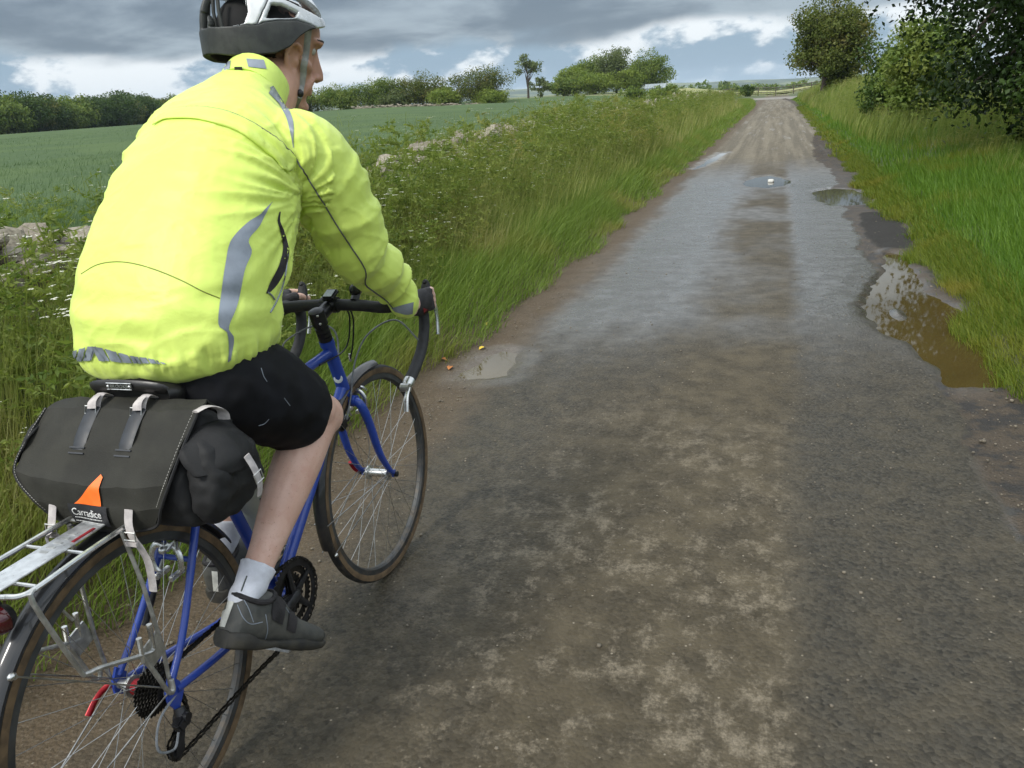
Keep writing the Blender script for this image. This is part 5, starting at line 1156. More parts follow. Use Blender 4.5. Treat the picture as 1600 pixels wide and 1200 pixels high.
for s in (-1, 1):
    body.ball(Hd(s*.012, .101, -.029), (.0085, .010, .008), 10, 8)
    body.tube([Hd(s*.012, .091, .046), Hd(s*.032, .088, .052), Hd(s*.052, .070, .048)], [.007, .009, .006], 8)
    body.tube([Hd(s*.030, .070, -.018), Hd(s*.050, .052, -.012), Hd(s*.062, .020, .0)], [.014, .015, .009], 8)
    body.tube([Hd(s*.020, .086, -.036), Hd(s*.034, .074, -.062), Hd(s*.034, .064, -.085)], [.010, .011, .008], 8)
    body.tube([Hd(s*.050, -.01, -.075), Hd(s*.044, .03, -.100), Hd(s*.018, .072, -.112)], [.012, .012, .012], 8)
    # ear
    ec = Hd(s*.0745, -.004, -.002); 
    ear = lambda x, y, z: Hd(s*x, y+.020, z-.016)
    body.tube(catmull([ear(.075, .010, .010), ear(.086, .007, .030), ear(.093, -.011, .036), ear(.097, -.027, .020), ear(.094, -.026, -.006), ear(.087, -.012, -.028), ear(.078, .000, -.034), ear(.073, .006, -.020)], 4), [.006, .0062, .0064, .0066, .0064, .0068, .0075, .006], 8)
    body.prism([ear(.068, .008, .028), ear(.084, -.020, .030), ear(.084, -.022, -.010), ear(.068, .004, -.028)], HM @ Vector((s*.007, 0, 0)))
    body.tube([ear(.075, .008, -.012), ear(.080, .004, .000), ear(.076, .006, .010)], [.005, .006, .005], 6)
body.tube([Hd(-.022, .083, -.058), Hd(0, .094, -.056), Hd(.022, .083, -.058)], [.004, .0065, .004], 8)
body.tube([Hd(-.020, .082, -.070), Hd(0, .093, -.069), Hd(.020, .082, -.070)], [.004, .0075, .004], 8)
body.ball(Hd(0, .078, -.108), (.022, .014, .015), 12, 8)
# neck, trunk
limb(body, [Hd(0, -.022, -.02), Lp(.815, .0, 1.495), Lp(.745, 0, 1.43), Lp(.66, 0, 1.36)], [.060, .060, .068, .08])
limb(body, [Lp(.69, 0, 1.40), Lp(.57, 0, 1.33), Lp(.42, 0, 1.16), Lp(.320, 0, 1.0), Lp(.300, 0, .945)], [.085, .11, .11, .10, .075], ell=1.25, up=(1, 0, 0))
JT = {}
for s in (-1, 1):
    dz = -.0 if s > 0 else .045
    sh = Lp(.62, .162, 1.338) if s > 0 else Lp(.655, -.145, 1.350); el_ = Lp(.742, s*.204, 1.105); wr_ = Lp(.955, s*.226, .893)
    JT['arm', s] = (sh, el_, wr_)
    limb(body, [Lp(.60, s*.10, 1.36+dz*.5), sh, sh.lerp(el_, .5)+Vector((s*.008, 0, 0)), el_, el_.lerp(wr_, .35), wr_], [.075, .062, .050, .042, .043, .028], 5)
    # hand on the brake hood
    kn = [Lp(1.040+.004*i, s*(.236-.001*i), .917-.0165*i) for i in range(4)]
    body.tube(catmull([wr_, Lp(.985, s*.226, .893), Lp(1.020, s*.229, .893), Lp(1.046, s*.233, .892)], 4), [.026, .028, .030, .031, .033, .034, .034, .034, .033, .032, .030, .026, .02], 14, flat=.60, up=(s, 0, 0))
    for i, ln in enumerate((.98, 1.08, 1.02, .84)):
        a = kn[i]; b1 = a+Lp(.036*ln, -s*.003, -.004); b2 = b1+Lp(.018*ln, -s*.021*ln, -.006); b3 = b2+Lp(-.006, -s*.018*ln, -.004)
        body.tube(catmull([Lp(1.005, s*.230, .905-.010*i), a, b1, b2, b3], 3), [.010]*4+[.0098]*3+[.0092]*3+[.0088, .0082, .0070], 10)
    body.tube(catmull([Lp(.985, s*.214, .896), Lp(1.015, s*.196, .908), Lp(1.045, s*.186, .905), Lp(1.066, s*.184, .893)], 4), [.015, .0145, .0135, .0125, .012, .0115, .0112, .011, .011, .0105, .010, .009, .007], 10)
hipR, hipL = Lp(.235, .092, .955), Lp(.235, -.092, .955)
kneeR, ankR = Lp(.548, .150, .728), Lp(.192, .127, .442)
kneeL, ankL = Lp(.625, -.125, .790), Lp(.440, -.125, .392)
for h_, kn_, an_, s in ((hipR, kneeR, ankR, 1), (hipL, kneeL, ankL, -1)):
    dd = (an_-kn_).normalized(); bk = (dd.cross(Vector((1, 0, 0)))).normalized(); bk = bk if bk.y < 0 else -bk
    limb(body, [h_, h_.lerp(kn_, .4), h_.lerp(kn_, .78), kn_-(kn_-h_).normalized()*.01], [.066, .080, .066, .056], 6)
    body.ball(kn_+(kn_-h_).normalized()*.012+Vector((0, 0, .002)), (.048, .050, .052), 18, 12)
    L_leg = (an_-kn_).length
    limb(body, [kn_-dd*.02, kn_+dd*L_leg*.12+bk*.006, kn_+dd*L_leg*.30+bk*.013, kn_+dd*L_leg*.52+bk*.008, kn_+dd*L_leg*.78, an_, an_+dd*.02], [.050, .0510, .0560, .0480, .0345, .0320, .030], 6)
    limb(body, [kn_+dd*.02-bk*.028, kn_+dd*L_leg*.4-bk*.022, an_-dd*.06-bk*.012], [.026, .022, .020], 5)
def foot_frame(heel, toe):
    d_ = (toe-heel).normalized(); sd = d_.cross(Vector((0, 0, 1))).normalized(); return heel, d_, sd, sd.cross(d_)
FR = {1: foot_frame(Lp(.116, .118, .388), Lp(.340, .162, .232)), -1: foot_frame(Lp(.376, -.118, .296), Lp(.668, -.140, .312))}
for s in (1, -1):
    h0, fd, sd, ud = FR[s]; an_ = ankR if s > 0 else ankL
    limb(body, [an_, h0+fd*.06+ud*.045, h0+fd*.14+ud*.032, h0+fd*.22+ud*.022], [.031, .031, .024, .013], 4)
Vb, Fb = fuse(body, .0045, 4, .45)
person = mk('person', [(0, 0, 0)], [], None); bpy.data.objects.remove(person)
ORGP = Lp(.25, 0, .96); ORG['person'] = tuple(ORGP)
me = bpy.data.meshes.new('person'); person = bpy.data.objects.new('person', me); COL.objects.link(person); ORG[person.name] = tuple(ORGP)
me.from_pydata((Vb-np.array(ORGP)).tolist(), [], Fb); me.polygons.foreach_set('use_smooth', [True]*len(me.polygons)); me.materials.append(m_skin)
rider_thing(person, ORGP); tag(person, 'cyclist in a fluorescent yellow jacket and black shorts riding away, head turned right', 'person')
bv_body = BVHTree.FromPolygons([tuple(BM @ Vector(v)) for v in Vb], [tuple(f) for f in Fb])

# ---------------------------------------------------------------- jacket
jk = MB(); R = []
#        F     U    hw    hd   tilt(of ring normal from vertical, forward)  roll
JR = [(.305, .938, .168, .140, -2, .00, 0), (.302, .950, .188, .156, 0, .00, 0), (.302, .975, .203, .168, 4, -.01, 0), (.315, 1.030, .208, .172, 14, -.02, .002), (.352, 1.100, .203, .168, 27, -.03, .006), (.410, 1.185, .195, .158, 36, -.05, .010),
      (.480, 1.272, .186, .146, 41, -.06, .012), (.552, 1.345, .176, .130, 44, -.06, .012), (.612, 1.396, .154, .112, 45, -.06, .008), (.660, 1.430, .116, .094, 46, -.05, .002), (.692, 1.458, .086, .080, 46, -.03, 0), (.712, 1.474, .074, .072, 46, -.02, 0)]
P = np.array(JR); tt = np.linspace(0, len(JR)-1, 46)
PI_ = np.stack([[v.x for v in catmull([Vector((q, 0, 0)) for q in P[:, c_]], 4)] for c_ in range(7)], 1)
SJ = sup(40, .84)
for f, u, hw, hd, tl, rl_, sx_ in PI_:
    t_ = math.radians(tl); fb = Vector((0, math.cos(t_), -math.sin(t_)))     # forward axis of the ring
    R.append([Lp(f, sx_, u)+Vector((hw*a, 0, rl_*hw*a))+fb*(hd*b) for a, b in SJ])
jk.rings(R)
for s in (-1, 1):
    sh, el_, wr_ = JT['arm', s]
    pts = [Lp(.585, s*.10, 1.325+(0 if s > 0 else .01)), sh+Vector((s*-.005, .0, -.005)), sh.lerp(el_, .35)+Vector((s*.012, .010, 0)), sh.lerp(el_, .70)+Vector((s*.012, .0, .0)), el_+Lp(-.004, s*.004, -.008), el_.lerp(wr_, .35)+Lp(.004, 0, -.004), el_.lerp(wr_, .70), wr_+Lp(-.052, s*.002, .026), wr_+Lp(-.030, s*.001, .014)]
    limb(jk, pts, [.092, .094, .092, .086, .078, .067, .053, .040, .035], 6)
Vj, Fj = fuse(jk, .0055, 6, .5)
Nj = vnormals(Vj, Fj)
axs = {s: JT['arm', s] for s in (-1, 1)}
D = np.zeros(len(Vj))
armp = {s: Lp(.55, s*.200, 1.24) for s in (-1, 1)}
for i, v in enumerate(Vj):
    p = Vector(v); d_ = .0045*noise.noise(p*6.5)+.0022*noise.noise(p*19+Vector((3, 1, 7)))
    s = 1 if p.x > 0 else -1; sh, el_, wr_ = axs[s]
    # folds across the sleeve
    ab = el_-sh; t1 = (p-sh).dot(ab)/ab.length_squared; bc = wr_-el_; t2 = (p-el_).dot(bc)/bc.length_squared
    on_arm = 0.
    if abs(p.x) > .17 and p.y > .6 or p.y > .72:
        q = t1*ab.length if t1 < 1 else ab.length+max(0, t2)*bc.length
        on_arm = min(1, max(0, (q-.03)/.08)); sk = p.x*s*3.0+p.z*1.5
        w_ = noise.noise(Vector((q*19+sk, p.x*5, p.y*4+s*9))); d_ += on_arm*(.012*(1-abs(w_)*2.2)*.8-.005)
    else:
        # drag lines running from the armpit across the back
        r_ = (p-armp[s]); rd = r_.length; ang = math.atan2(r_.z, -r_.y+.001)
        fall = math.exp(-((rd-.10)/.13)**2); w_ = noise.noise(Vector((ang*5.2, rd*3.0, s*4.)))
        d_ += fall*.019*(1-abs(w_)*2.4)*.6
        # soft diagonal creases at the waist
        wz_ = math.exp(-((p.z-1.06)/.07)**2); d_ += wz_*.010*noise.noise(Vector((p.x*9+p.z*12, p.y*8, p.z*20+2)))
        hem = math.exp(-((p.z-.966+.12*(p.y-.28))/.022)**2); aa = math.atan2(p.y-.29, p.x)
        d_ += hem*(.009*noise.noise(Vector((aa*8, p.z*14, 5)))+.007*noise.noise(Vector((aa*19, p.z*9, 1))))
    cr1 = noise.noise(Vector((p.x*7+p.z*5, p.y*4, p.z*13-p.x*6))); cr2 = noise.noise(Vector((p.x*13-p.z*9, p.y*9+4, p.z*17+p.x*8)))
    ka = .35+.65*max(on_arm, math.exp(-((p-armp[s]).length/.16)**2), math.exp(-((p.z-1.0)/.06)**2)) if True else 0
    d_ += ka*(.0048*max(0, 1-abs(cr1)*5)**2*(.4+.6*max(0, noise.noise(p*5)+.4))+.0022*max(0, 1-abs(cr2)*5)**2)
    D[i] = d_
Vj = Vj+Nj*D[:, None]
jacket = mk('jacket', Vj, Fj, m_hv, person)
JV = [BM @ Vector(v) for v in Vj]; bv_j = BVHTree.FromPolygons([tuple(v) for v in JV], [tuple(f) for f in Fj])
def cast(px, bv, off):
    o_, d_ = px_ray(*px); h = bv.ray_cast(o_, d_)
    if h[0] is None: h = bv.find_nearest(o_+d_*2.0)
    n_ = h[1] if h[1].dot(d_) < 0 else -h[1]
    return BMI @ (h[0]+n_*off)
def lerp_poly(pts, n):
    P = [Vector((*p, 0)) for p in pts]; return [(v.x, v.y) for v in resample(catmull(P, 8) if len(P) > 2 else P, n)]
def resample(P, n):
    L_ = [0]
    for i in range(1, len(P)): L_.append(L_[-1]+(P[i]-P[i-1]).length)
    o = []
    for q in np.linspace(0, L_[-1], n):
        i = min(len(P)-2, max(0, int(np.searchsorted(L_, q))-1)); o.append(P[i].lerp(P[i+1], (q-L_[i])/max(1e-9, L_[i+1]-L_[i])))
    return o
def decal(name, left, right, mat, parent, n=24, m=5, off=.0012, bv=None, th=0.0):
    a, b = lerp_poly(left, n), lerp_poly(right, n); V = []
    for i in range(n):
        for j in range(m): t = j/(m-1); V.append(cast((a[i][0]*(1-t)+b[i][0]*t, a[i][1]*(1-t)+b[i][1]*t), bv or bv_j, off))
    ii = np.arange(n*m).reshape(n, m); F = [tuple(q) for q in np.stack([ii[:-1, :-1], ii[:-1, 1:], ii[1:, 1:], ii[1:, :-1]], -1).reshape(-1, 4)]
    if th:
        o = mk('tmp', V, F); md = o.modifiers.new('s', 'SOLIDIFY'); md.thickness = th; md.offset = 0; me_ = evaluated(o); V = [v.co[:] for v in me_.vertices]; F = [tuple(p_.vertices) for p_ in me_.polygons]; bpy.data.objects.remove(o)
    return mk(name, V, F, mat, parent)
def cord(name, pts, r, mat, parent, n=40, bv=None, off=.0005):
    return MB().tube([cast(p, bv or bv_j, off) for p in lerp_poly(pts, n)], r, 6).build(name, mat, parent)
decal('reflective_strip', [(426, 314), (407, 334), (385, 349), (360, 377), (352, 412), (346, 453), (341, 506), (354, 519), (357, 544), (355, 566)], [(426, 315), (415, 333), (405, 353), (388, 375), (393, 394), (382, 422), (371, 475), (357, 512), (365, 528), (361, 562)], m_refl, jacket, 44, 5, .0015)
decal('reflective_strip', [(421, 137), (426, 146), (432, 156), (447, 184), (455, 212), (458, 231)], [(429, 133), (431, 135), (434, 140), (447, 162), (458, 191), (459, 231)], m_refl, jacket, 30, 4, .0015)
pipe_pts = [(249, 182), (263, 174), (279, 170), (307, 168), (335, 171), (363, 178), (394, 192), (422, 209), (441, 225), (462, 247), (476, 269), (491, 294), (510, 324), (527, 352), (550, 387), (571, 422), (570, 442), (585, 455), (602, 467), (615, 481)]
cord('piping', pipe_pts, .0018, m_pipe, jacket, 90, off=.0028)
decal('back_yoke', pipe_pts[:10], [(240, 197), (250, 191), (263, 187), (304, 187), (341, 195), (372, 206), (404, 228), (429, 250), (446, 268), (460, 262)], m_hv, jacket, 44, 7, .0035, th=.002)
cord('seam', [(127, 428), (151, 414), (179, 409), (210, 412), (247, 423), (285, 439), (316, 455), (343, 466)], .0013, m_seam, jacket, 40, off=-.0002)
zl = [(436, 331), (433, 345), (437, 360), (441, 380), (441, 395), (434, 418), (422, 440), (415, 458)]; zr = [(438, 331), (437, 345), (443, 360), (449, 380), (451, 397), (446, 420), (433, 444), (419, 459)]
decal('pocket_zip', zl, zr, m_glove, jacket, 30, 4, .0015)
cord('zip_pull', [(418, 457), (424, 462), (428, 468)], .0018, m_refl, jacket, 6, off=.002)
cord('piping', [(449, 398), (446, 425), (440, 450), (431, 472), (422, 488)], .0022, m_refl, jacket, 30)
decal('reflective_cuff', [(612, 481), (630, 476), (646, 472)], [(618, 487), (633, 491), (644, 490)], m_refl, jacket, 14, 6, .002)
# hem reflector: slanted bars and a peaked emblem
topx = [(95, 554), (121, 547), (147, 540), (173, 546), (195, 553), (230, 559), (258, 567)]; botx = [(95, 562), (121, 564), (152, 562), (184, 565), (217, 567), (240, 568), (260, 569)]
ta, tb = lerp_poly(topx, 101), lerp_poly(botx, 101)
for a, b_, sk in ((0, 7, 3), (8, 14, 3), (15, 21, 4), (22, 30, 5), (37, 47, -6), (48, 59, -5), (60, 69, -4), (70, 78, -3), (79, 85, -3), (86, 91, -2), (92, 96, -2), (97, 100, -1)):
    q = lambda L_, i: L_[int(min(100, max(0, i)))]
    decal('reflective_bar', [q(ta, a+sk), q(tb, a)], [q(ta, b_+sk), q(tb, b_)], m_refl, jacket, 8, 8, .0030)
decal('reflective_emblem', [(146, 541), (137, 563)], [(149, 541), (143, 563)], m_refl, jacket, 10, 4, .0040); decal('reflective_emblem', [(146, 541), (157, 563)], [(150, 541), (167, 564)], m_refl, jacket, 10, 4, .0040)
# stand collar
R = []
for q, (kx, zz) in enumerate(((1.06, -.012), (1.05, .012), (1.02, .034), (.985, .046), (.93, .046), (.93, .02))):
    R.append([Lp(.718, 0, 1.474)+Vector((.0715*kx*a, 0, 0))+Vector((0, math.cos(.86), -math.sin(.86)))*(.074*kx*b)+Vector((0, math.sin(.86), math.cos(.86)))*zz for a, b in sup(36, .9)])
col_ = MB().rings(R).build('collar', m_hv, jacket)
bv_col = BVHTree.FromPolygons([tuple(BM @ (v.co+Vector(ORGP))) for v in col_.data.vertices], [tuple(p_.vertices) for p_ in col_.data.polygons])
decal('reflective_strip', [(385, 92), (388, 105)], [(412, 94), (416, 108)], m_refl, col_, 6, 6, .0015, bv=bv_col)
decal('reflective_strip', [(351, 99), (350, 111)], [(361, 95), (359, 110)], m_refl, col_, 6, 4, .0015, bv=bv_col)
decal('hanging_loop', [(367, 106), (367, 109)], [(379, 106), (380, 109)], m_glove, col_, 3, 4, .003, bv=bv_col)
# ---------------------------------------------------------------- shorts
sh_ = MB()
limb(sh_, [Lp(.325, 0, 1.06), Lp(.290, 0, .985), Lp(.290, 0, .925), Lp(.300, 0, .875)], [.128, .130, .122, .085], 5, ell=1.32, up=(1, 0, 0))
for h_, kn_, s in ((hipR, kneeR, 1), (hipL, kneeL, -1)):
    dd = (kn_-h_)
    limb(sh_, [h_+Lp(.045, -s*.02, -.005), h_+dd*.25+Vector((0, 0, -.008)), h_+dd*.50+Vector((s*.004, 0, -.012)), h_+dd*.70+Vector((s*.002, 0, -.014)), h_+dd*.80+Vector((s*.0, 0, -.012)), h_+dd*.83+Vector((0, 0, -.011))], [.108, .116, .110, .100, .094, .086], 5)
Vs, Fs = fuse(sh_, .007, 5); Ns = vnormals(Vs, Fs)
Vs = Vs+Ns*np.array([[.005*noise.noise(Vector((v[0]*9, v[1]*16+v[2]*10, v[2]*7)))+.0028*noise.noise(Vector(v*31))] for v in Vs])
shorts = mk('shorts', Vs, Fs, m_short, person)
bv_s = BVHTree.FromPolygons([tuple(BM @ Vector(v)) for v in Vs], [tuple(f) for f in Fs])
for pts in ([(444, 622), (450, 630), (453, 634)], [(404, 665), (413, 662), (420, 655)], [(408, 575), (412, 588), (417, 596)]): cord('reflective_tick', pts, .0008, m_refl, shorts, 8, bv=bv_s)
# ---------------------------------------------------------------- socks and shoes
for s, an_, kn_ in ((1, ankR, kneeR), (-1, ankL, kneeL)):
    h0, fd, sd, ud = FR[s]; ax_ = (kn_-an_).normalized(); mb = MB()
    mb.tube(catmull([h0+fd*.075+ud*.03, an_-ax_*.01, an_+ax_*.03, an_+ax_*.052, an_+ax_*.072, an_+ax_*.075], 5), [.032]*4+[.034]*6+[.0365]*6+[.0390]*4+[.0415]*4+[.0425, .039], 22)
    V, F = fuse(mb, .005, 2); N = vnormals(V, F); V = V+N*np.array([[.002*noise.noise(Vector((v[0]*20, v[1]*20, v[2]*60)))] for v in V])
    sock = mk('sock', V, F, m_sock, person)
    if s > 0:
        bvk = BVHTree.FromPolygons([tuple(BM @ Vector(v)) for v in V], [tuple(f) for f in F]); 
        cord('dark_stitch', [(386, 900), (382, 910), (377, 924)], .0018, m_pipe, sock, 8, bv=bvk)
        m_or = pm('orange_mud_splash', (.50, .15, .03), .7)
        for a_, b_ in (([(396, 942), (394, 948)], [(402, 936), (401, 950)]), ([(403, 938), (402, 951)], [(408, 934), (409, 946)]), ([(409, 938), (410, 950)], [(414, 943), (416, 952)])): decal('logo', a_, b_, m_or, sock, 4, 4, .0015, bv=bvk)
    sm = MB(); R = []
    prof = [(-.006, .018, .070, .002), (.004, .032, .098, 0), (.03, .040, .104, 0), (.06, .042, .104, 0), (.09, .042, .108, 0), (.12, .042, .100, 0), (.15, .043, .078, 0), (.19, .0465, .056, 0), (.23, .0475, .047, 0), (.265, .041, .040, .002), (.287, .028, .032, .006), (.296, .012, .022, .010)]
    for yy, hw, zt, zb in prof:
        R.append([h0+fd*yy+sd*(hw*a*(1.0-.12*max(0, b)))+ud*((zt+zb)/2+(zt-zb)/2*b) for a, b in sup(26, .74)])
    sm.rings(R); V, F = fuse(sm, .0045, 3); 
    shoe = mk('shoe', V, F, m_shoe, person); bvsh = BVHTree.FromPolygons([tuple(BM @ Vector(v)) for v in V], [tuple(f) for f in F])
    so = MB(); R = []
    for yy, hw, zt, zb in prof: 
        zz0 = -.014+(.014*max(0, (yy-.2)/.1)**2)+.009*math.exp(-((yy-.115)/.03)**2); zz1 = .010+.020*math.exp(-((yy-.02)/.035)**2)+.010*math.exp(-((yy-.19)/.05)**2)
        R.append([h0+fd*(yy*1.012-.002)+sd*((hw+.0035)*a)+ud*((zz0+zz1)/2+(zz1-zz0)/2*b) for a, b in sup(22, .55)])
    so.rings(R).build('sole', m_sole, shoe)
    cr_ = [h0+fd*(.050+.050*math.cos(a))+sd*(.0365*math.sin(a))+ud*(.101+.006*math.cos(a)-.012*math.sin(a)**2) for a in [2*math.pi*i/20 for i in range(20)]]
    MB().tube(cr_, .0060, 8, closed=True).build('padded_collar', m_glove, shoe)
    if s > 0:
        m_hl = pm('pale_reflective_heel', (.55, .55, .50), .6)
        decal('heel_strip', [(347, 936), (341, 978)], [(368, 936), (352, 980)], m_hl, shoe, 12, 5, .0015, bv=bvsh)
        for pts in ([(377, 930), (388, 950), (396, 972)], [(371, 945), (380, 965), (392, 975), (410, 972)], [(440, 940), (452, 958), (462, 972)], [(415, 960), (418, 985), (412, 1005)]): cord('stitching', pts, .0010, m_refl, shoe, 16, bv=bvsh)
        decal('toe_rand', [(452, 1004), (470, 1004), (487, 1000)], [(448, 1014), (470, 1016), (492, 1010)], m_sole, shoe, 12, 5, .002, bv=bvsh)
        decal('fastening_strap', [(452, 945), (450, 966), (447, 984)], [(463, 953), (463, 973), (460, 989)], m_glove, shoe, 10, 6, .003, bv=bvsh)
        decal('fastening_strap', [(428, 930), (424, 950), (424, 968)], [(446, 938), (444, 958), (440, 976)], m_glove, shoe, 10, 6, .003, bv=bvsh)
    else:
        decal('heel_strip', [(331, 892), (334, 925)], [(340, 893), (342, 928)], pm('pale_heel_panel', (.55, .55, .50), .6), shoe, 8, 4, .0015, bv=bvsh)
# ---------------------------------------------------------------- mitts
for s in (1, -1):
    gm = MB(); sh, el_, wr_ = JT['arm', s]
    gm.tube(catmull([wr_+Lp(.004, 0, 0), Lp(.985, s*.2265, .893), Lp(1.020, s*.2295, .893), Lp(1.050, s*.234, .892)], 4), [.029, .030, .032, .034, .036, .037, .037, .037, .0365, .035, .034, .030, .024], 16, flat=.64, up=(s, 0, 0))
    for i in range(4):
        a = Lp(1.040+.004*i, s*(.236-.001*i), .917-.0165*i); gm.tube([Lp(1.005, s*.230, .905-.010*i), a, a+Lp(.022, -s*.002, -.003)], [.012, .0120, .0115], 10)
    gm.tube(catmull([Lp(.985, s*.214, .896), Lp(1.015, s*.196, .908), Lp(1.032, s*.190, .907)], 4), .0150, 10)
    V, F = fuse(gm, .004, 3); mitt = mk('mitt', V, F, m_glove, person)
    bvm = BVHTree.FromPolygons([tuple(BM @ Vector(v)) for v in V], [tuple(f) for f in F])
    if s > 0:
        decal('red_panel', [(661, 481), (662, 492), (660, 503)], [(670, 484), (672, 495), (669, 506)], m_glred, mitt, 10, 5, .0012, bv=bvm); decal('red_panel', [(655, 505), (650, 513)], [(667, 508), (664, 516)], m_glred, mitt, 6, 5, .0012, bv=bvm)
# ---------------------------------------------------------------- hair (close-cropped, below the helmet)
HMI = HM.inverted(); Nb = vnormals(Vb, Fb); hv = np.array([(HMI @ (Vector(v)-HCEN))[:] for v in Vb[:, :]]) if len(Vb) < 400000 else None
def hairy(p): 
    x, y, z = p
    if z < -.075 or z > .13: return False
    edge = .020 if z > .055 else (.016 if z > .012 else (-.022 if z > -.03 else -.045))
    return y < edge and abs(x) < .0775 and not (-.020 < y < .034 and abs(x) > .072)
msk = np.array([hairy(p) for p in hv]); F_h = [f for f in Fb if all(msk[i] for i in f)]
use = sorted({i for f in F_h for i in f}); mp = {q: i for i, q in enumerate(use)}
hair = mk('hair', Vb[use]+Nb[use]*.0028, [tuple(mp[i] for i in f) for f in F_h], m_hair, person)
for s in (-1, 1):
    MB().ball(Hd(s*.030, .069, .028), .0115, 12, 8).build('eye', pm('eye', (.35, .33, .30), .2), person)
    MB().tube(catmull([Hd(s*.016, .0945, .051), Hd(s*.032, .0925, .057), Hd(s*.050, .073, .052)], 4), .0035, 6).build('eyebrow', m_hair, person)
# ---------------------------------------------------------------- helmet
m_hsil = pm('silver_white_helmet_shell', (.50, .52, .53), .25, .15, var=.05, scale=20, coat=.5); m_hwht = pm('white_helmet_shell', (.74, .75, .76), .25, var=.04, coat=.5)
m_hdk = pm('dark_grey_helmet_foam', (.026, .028, .025), .5, var=.2, scale=30, bump=.2); m_hin = pm('black_helmet_inside', (.006, .006, .006), .85)
helmet = bpy.data.objects.new('helmet', None); COL.objects.link(helmet); helmet.parent = person; ORG[helmet.name] = ORG['person']
HC2 = Lp(.842, -.020, 1.572); HM2 = Matrix.Rotation(HYAW, 3, 'Z')
HPX = lambda px, py: ((px-417)/185*.276, .150-(py+8)*.00168)        # side view: along, up
def pip(p, poly):
    x, y = p; r = False; j = len(poly)-1
    for i in range(len(poly)):
        (xi, yi), (xj, yj) = poly[i], poly[j]
        if (yi > y) != (yj > y) and x < (xj-xi)*(y-yi)/(yj-yi)+xi: r = not r
        j = i
    return r
PXP = lambda L_: [HPX(*p) for p in L_]
vents = [PXP(q) for q in ([(331, 10), (345, 9), (372, 11), (378, 20), (377, 38), (368, 52), (348, 54), (333, 52)], [(402, 47), (415, 29), (430, 31), (452, 41), (446, 47), (420, 47)], [(428, 16), (446, 17), (472, 25), (494, 37), (503, 45), (490, 46), (462, 35), (440, 25)], [(452, 4), (472, 3), (486, 13), (498, 25), (486, 21), (470, 13)], [(395, -6), (420, -7), (440, -6), (425, -2), (404, -2)])]
lower_line = PXP([(318, 52), (345, 54), (372, 54), (385, 55), (396, 52), (420, 50), (446, 50), (468, 56), (488, 64), (500, 65), (514, 65), (514, 110), (318, 110)])
bottom = [HPX(*p) for p in ((322, 84), (345, 91), (372, 93), (405, 92), (430, 84), (446, 72), (464, 64), (484, 60), (500, 58), (514, 50))]
by = [p[0] for p in bottom]; bz = [p[1] for p in bottom]
NA, NB = 320, 120
def shell_pt(ia, t, off=0.0):
    a = 2*math.pi*ia/NA; e = .84; ca, sa = math.cos(a), math.sin(a); c_ = math.copysign(abs(ca)**e, ca); s_ = math.copysign(abs(sa)**e, sa)
    L_, W_, H_ = .138+off, .100+off, .176+off
    zb = float(np.interp(L_*s_, by, bz)); zz = zb+(.150+off-zb)*t if True else 0
    hz = max(0, min(1, (zz+.02)/(.170+off))); k_ = (1-hz**2.5)**(1/2.2) if hz > 0 else 1.0
    kf = k_ if s_ > 0 else (1-hz**4.2)**(1/2.4)
    rear = 1.0 if s_ > -.3 else 1.0
    return Vector((W_*c_*(k_), L_*s_*kf*rear, zz))
G = [[shell_pt(i, j/NB*.985) for i in range(NA)] for j in range(NB+1)]
def part_faces(test):
    F = []
    for j in range(NB):
        for i in range(NA):
            q = (G[j][i]+G[j+1][(i+1) % NA]+G[j][(i+1) % NA]+G[j+1][i])/4
            if test(q): F.append((j*NA+i, j*NA+(i+1) % NA, (j+1)*NA+(i+1) % NA, (j+1)*NA+i))
    return F
GV = [HC2+HM2 @ p for r in G for p in r]
def vent_(q): return any(pip((q.y, q.z), v) for v in vents) and abs(q.x) > .02
rear_line = PXP([(300, 13), (352, 12), (352, 56), (300, 56)])
def low_(q): return pip((q.y, q.z), lower_line) or pip((q.y, q.z), rear_line)
def rearv(q): return q.y < -.108 and .05 < q.z < .125 and (abs(q.x) % .034) > .009
def shellpart(name, test, mat, th):
    F = part_faces(test); us = sorted({i for f in F for i in f}); mp = {q: i for i, q in enumerate(us)}
    V = [GV[i] for i in us]; F = [tuple(mp[i] for i in f) for f in F]
    o = mk('tmp', V, F); md = o.modifiers.new('s', 'SOLIDIFY'); md.thickness = th; md.offset = -1; md2 = o.modifiers.new('q', 'SMOOTH'); md2.iterations = 8; md2.factor = .5
    me_ = evaluated(o); V = [v.co[:] for v in me_.vertices]; F = [tuple(p_.vertices) for p_ in me_.polygons]; bpy.data.objects.remove(o)
    return mk(name, V, F, mat, helmet)
white_zone = PXP([(372, 8), (400, 14), (416, 18), (398, 38), (386, 54), (360, 56), (376, 40), (380, 22)])
shellpart('shell', lambda q: not low_(q) and not vent_(q) and not rearv(q) and not pip((q.y, q.z), white_zone), m_hsil, -.016)
for sg in (1, -1): shellpart('white_band', lambda q: q.x*sg > 0 and not low_(q) and not vent_(q) and not rearv(q) and pip((q.y, q.z), white_zone), m_hwht, -.016)
shellpart('lower_shell', lambda q: low_(q) and not vent_(q) and not rearv(q), m_hdk, -.018)
R = [[HC2+HM2 @ shell_pt(i*4, max(.12, j/14*.985), -.020) for i in range(NA//4)] for j in range(15)]
MB().rings(R).build('liner', m_hin, helmet)
for s in (-1, 1):
    MB().box(HC2+HM2 @ Vector((s*.030, -.1385, .004)), (.022, .005, .018), HM2, .002).build('sticker', pm('pale_sticker', (.42, .42, .36), .5), helmet)
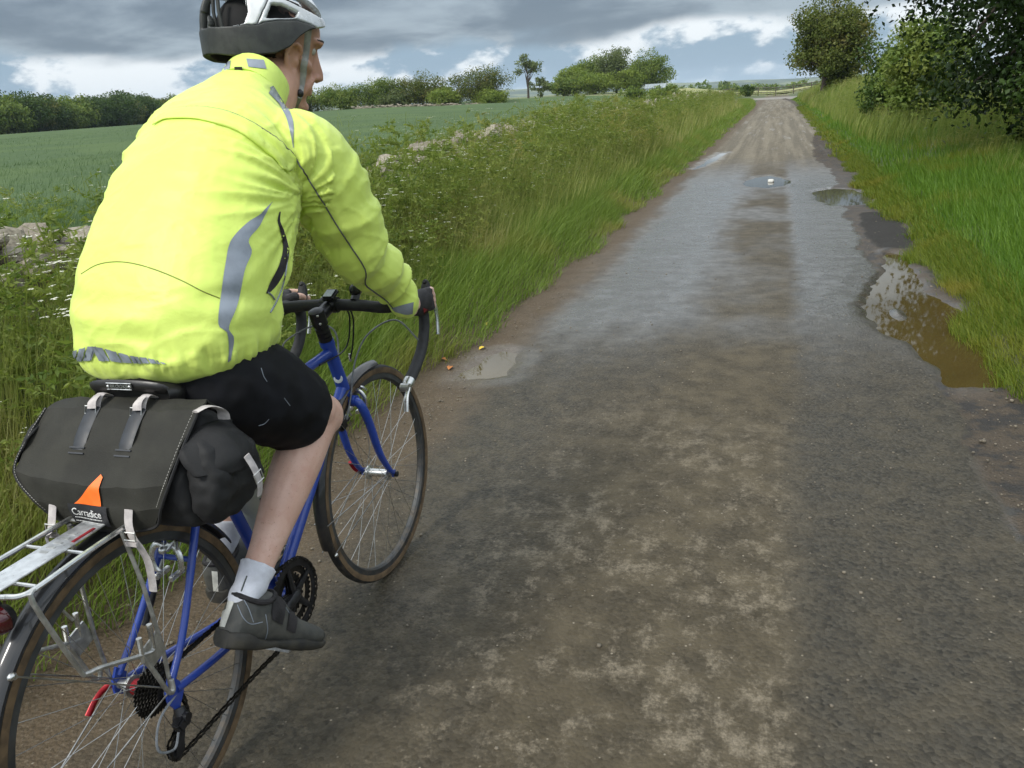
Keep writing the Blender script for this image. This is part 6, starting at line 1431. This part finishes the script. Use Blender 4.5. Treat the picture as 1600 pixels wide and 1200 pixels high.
for xx in (-.05, -.028, .028, .05): MB().tube([HC2+HM2 @ Vector((xx, -.130+abs(xx)*.3, .045)), HC2+HM2 @ Vector((xx*1.05, -.132+abs(xx)*.3, .085)), HC2+HM2 @ Vector((xx*.9, -.124+abs(xx)*.25, .125))], [.005, .004, .005], 8).build('rib', m_hdk, helmet)
# small printed marks high on the side of the shell
hm_s = helmet.children[0]; bvh_ = BVHTree.FromPolygons([tuple(BM @ (v.co+Vector(ORGP))) for v in hm_s.data.vertices], [tuple(p_.vertices) for p_ in hm_s.data.polygons])
for i in range(9):
    x_ = 380+i*3.9; decal('printed_mark', [(x_, 1.5-.1*i), (x_+.3, 5-.1*i)], [(x_+1.6+(i % 3)*.6, 1.5-.1*i), (x_+1.9+(i % 2)*.7, 5-.1*i)], m_pipe, helmet, 3, 3, .0012, bv=bvh_)
m_webb = pm('grey_helmet_strap', (.27, .27, .25), .7, bump=.3, bscale=300)
stp = MB(); SP = [cast(p, bv_body, .003) for p in lerp_poly([(481, 44), (477, 80), (473, 112), (468, 138), (465, 152)], 18)]
SP2 = SP+[Hd(.030, .050, -.128), Hd(0, .058, -.138), Hd(-.03, .045, -.128), Hd(-.058, .022, -.08), Hd(-.072, .032, -.01), Hd(-.078, .040, .045)]
stp.tube(SP2, .0085, 8, flat=.24, up=HM @ Vector((1, 0, 0))).build('chin_strap', m_webb, helmet)
MB().tube([cast(p, bv_body, .005) for p in lerp_poly([(436, 80), (447, 120), (462, 148)], 10)], .004, 6, flat=.3, up=HM @ Vector((1, 0, 0)))
MB().ball(SP[-2]+HM @ Vector((.004, 0, 0)), (.008, .010, .010), 10, 8).build('buckle', m_blk, helmet)
# =================================================================== AIR
hz = MB(); hz.box((0, 1500, 44), (7600, 9400, 170)); hzo = hz.build('haze', None, None, smooth=False); tag(hzo, kind='stuff')
mh, k = new_mat('thin_moist_air'); k.n('ShaderNodeOutputMaterial', {'Volume': k.n('ShaderNodeVolumePrincipled', {'Color': (.72, .87, 1.0), 'Density': .00013, 'Anisotropy': .1})}); hzo.data.materials.append(mh)
